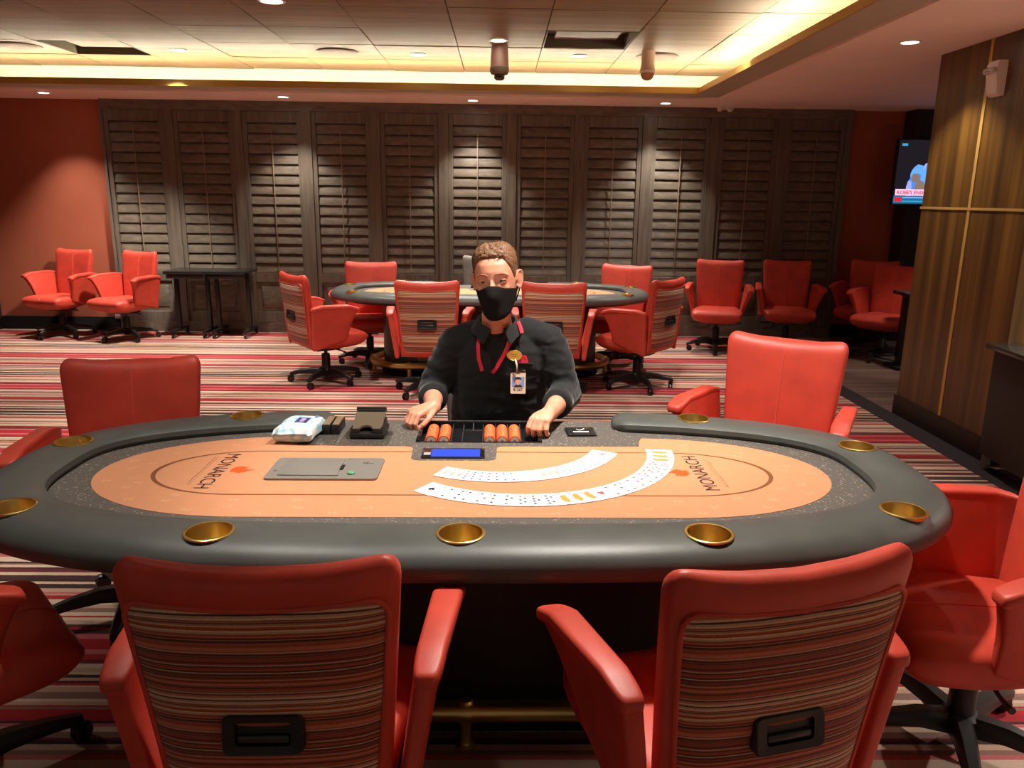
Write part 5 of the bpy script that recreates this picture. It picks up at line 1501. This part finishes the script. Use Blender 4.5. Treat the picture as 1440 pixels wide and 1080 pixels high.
# red pocket square
mb = MB(); ps = []
for x, z in ((.072, .925), (.118, .926), (.109, .953), (.096, .957), (.084, .949)): ps.append(shirt_pt(x, z, .006)[0])
n = len(ps); mb.add(ps+[q+Vector((0, .004, 0)) for q in ps], [tuple(range(n)), tuple(range(2*n-1, n-1, -1))]+[(i, n+i, n+(i+1) % n, (i+1) % n) for i in range(n)]); pobj('pocket_square', mb, M_RIBBON, None, False)
mb = MB(); rb = [shirt_pt(lerp(.060, .135, k/8), .926-.006*k/8, .0035)[0] for k in range(9)]; tube(mb, rb, .0022, 6); pobj('pocket_hem', mb, M_SHIRT, shirt)
# ------------------------------------------------------------------ light
def spot(x, y, z, tx, ty, power, deg, blend=0.5, size=0.09, col=(1.0, 0.92, 0.82), tz=0.0):  # used for downlights and for added fill beams without a fitting
    d = bpy.data.lights.new('downlight_or_fill_beam', 'SPOT'); d.energy = power; d.spot_size = R(deg); d.spot_blend = blend; d.shadow_soft_size = size; d.color = col
    o = bpy.data.objects.new('downlight_or_fill_beam', d); COL.objects.link(o); o.location = (x, y, z)
    o.rotation_euler = (Vector((tx, ty, tz))-Vector((x, y, z))).to_track_quat('-Z', 'Y').to_euler()
    return o
ZL = ZT-0.015
# spots from fixtures out of frame above, and added fill beams
spot(0.45, 2.55, ZL, 0.80, 2.40, 350, 88, 0.35)
spot(-1.0, 2.3, ZL, -0.75, 2.4, 125, 68, 0.8)
spot(2.0, 4.0, ZL, 1.6, 3.6, 130, 80, 0.6)
spot(-2.6, 4.6, ZL, -2.6, 4.7, 240, 100, 0.7)
spot(-3.8, 3.0, ZL, -3.6, 3.2, 160, 100, 0.7)
spot(-0.1, 4.0, ZL, -0.05, 6.0, 260, 62, 0.8, tz=0.6)  # beam added to brighten the rear chair backs
spot(-0.35, 0.9, ZL, -0.02, 2.9, 75, 34, 0.8, 0.12, tz=1.15)  # added frontal fill for the dealer's face, no fixture known
spot(-2.4, 0.6, ZL, -2.0, 1.2, 12, 110, 0.8, 0.15)  # added broad fill, bounces off the floor at the left
spot(2.2, 0.6, ZL, 2.0, 1.2, 12, 110, 0.8, 0.15)  # same added fill on the right side
# visible fittings
spot(-3.005, 7.83, 2.585, -4.2, 7.9, 330, 90, 0.6)
spot(-0.778, 7.82, 2.585, -0.9, 7.0, 200, 90, 0.7)
spot(0.735, 7.80, 2.585, 0.9, 7.2, 130, 90, 0.7)
spot(-0.022, 7.12, ZL, 0.0, 6.6, 200, 90, 0.7)
spot(-1.582, 5.86, ZL, -1.3, 6.2, 220, 90, 0.7)
spot(1.9, 6.4, ZL, 2.0, 7.6, 160, 90, 0.7)  # no fitting is modelled for this beam
# soffit wall washers and right-side spots, two of them added for bounce
for x, y, p in ((-4.655, 8.49, 130), (-2.241, 8.54, 130), (-0.288, 8.60, 130), (1.726, 8.59, 130)):
    spot(x, y, ZS-0.012, x, y+0.16, p, 84, 0.7, 0.05)
spot(3.95, 6.9, ZS-0.02, 3.75, 7.5, 70, 38, 0.6)
spot(4.6, 3.4, ZS-0.02, 4.6, 3.4, 1300, 140, 0.9)  # added out of view, lifts the soffit by bounce off the walkway
spot(4.6, 0.8, ZS-0.02, 4.6, 0.8, 800, 140, 0.9)  # second added bounce beam for the soffit, also unseen
spot(2.565, 5.218, ZS-0.012, 2.75, 5.1, 70, 100, 0.5, 0.03)
w = bpy.data.worlds.new('world'); scene.world = w; w.use_nodes = True
w.node_tree.nodes['Background'].inputs['Color'].default_value = (1.0, 0.86, 0.70, 1)
w.node_tree.nodes['Background'].inputs['Strength'].default_value = 0.115
vs = scene.view_settings
scene.display_settings.display_device = 'sRGB'
vs.view_transform = 'Standard'; vs.look = 'None'; vs.gamma = 1.0; vs.use_curve_mapping = False; vs.exposure = 0.4
scene.cycles.use_denoising = True
scene.cycles.max_bounces = 8; scene.cycles.sample_clamp_indirect = 6.0
scene.cycles.caustics_reflective = False; scene.cycles.caustics_refractive = False
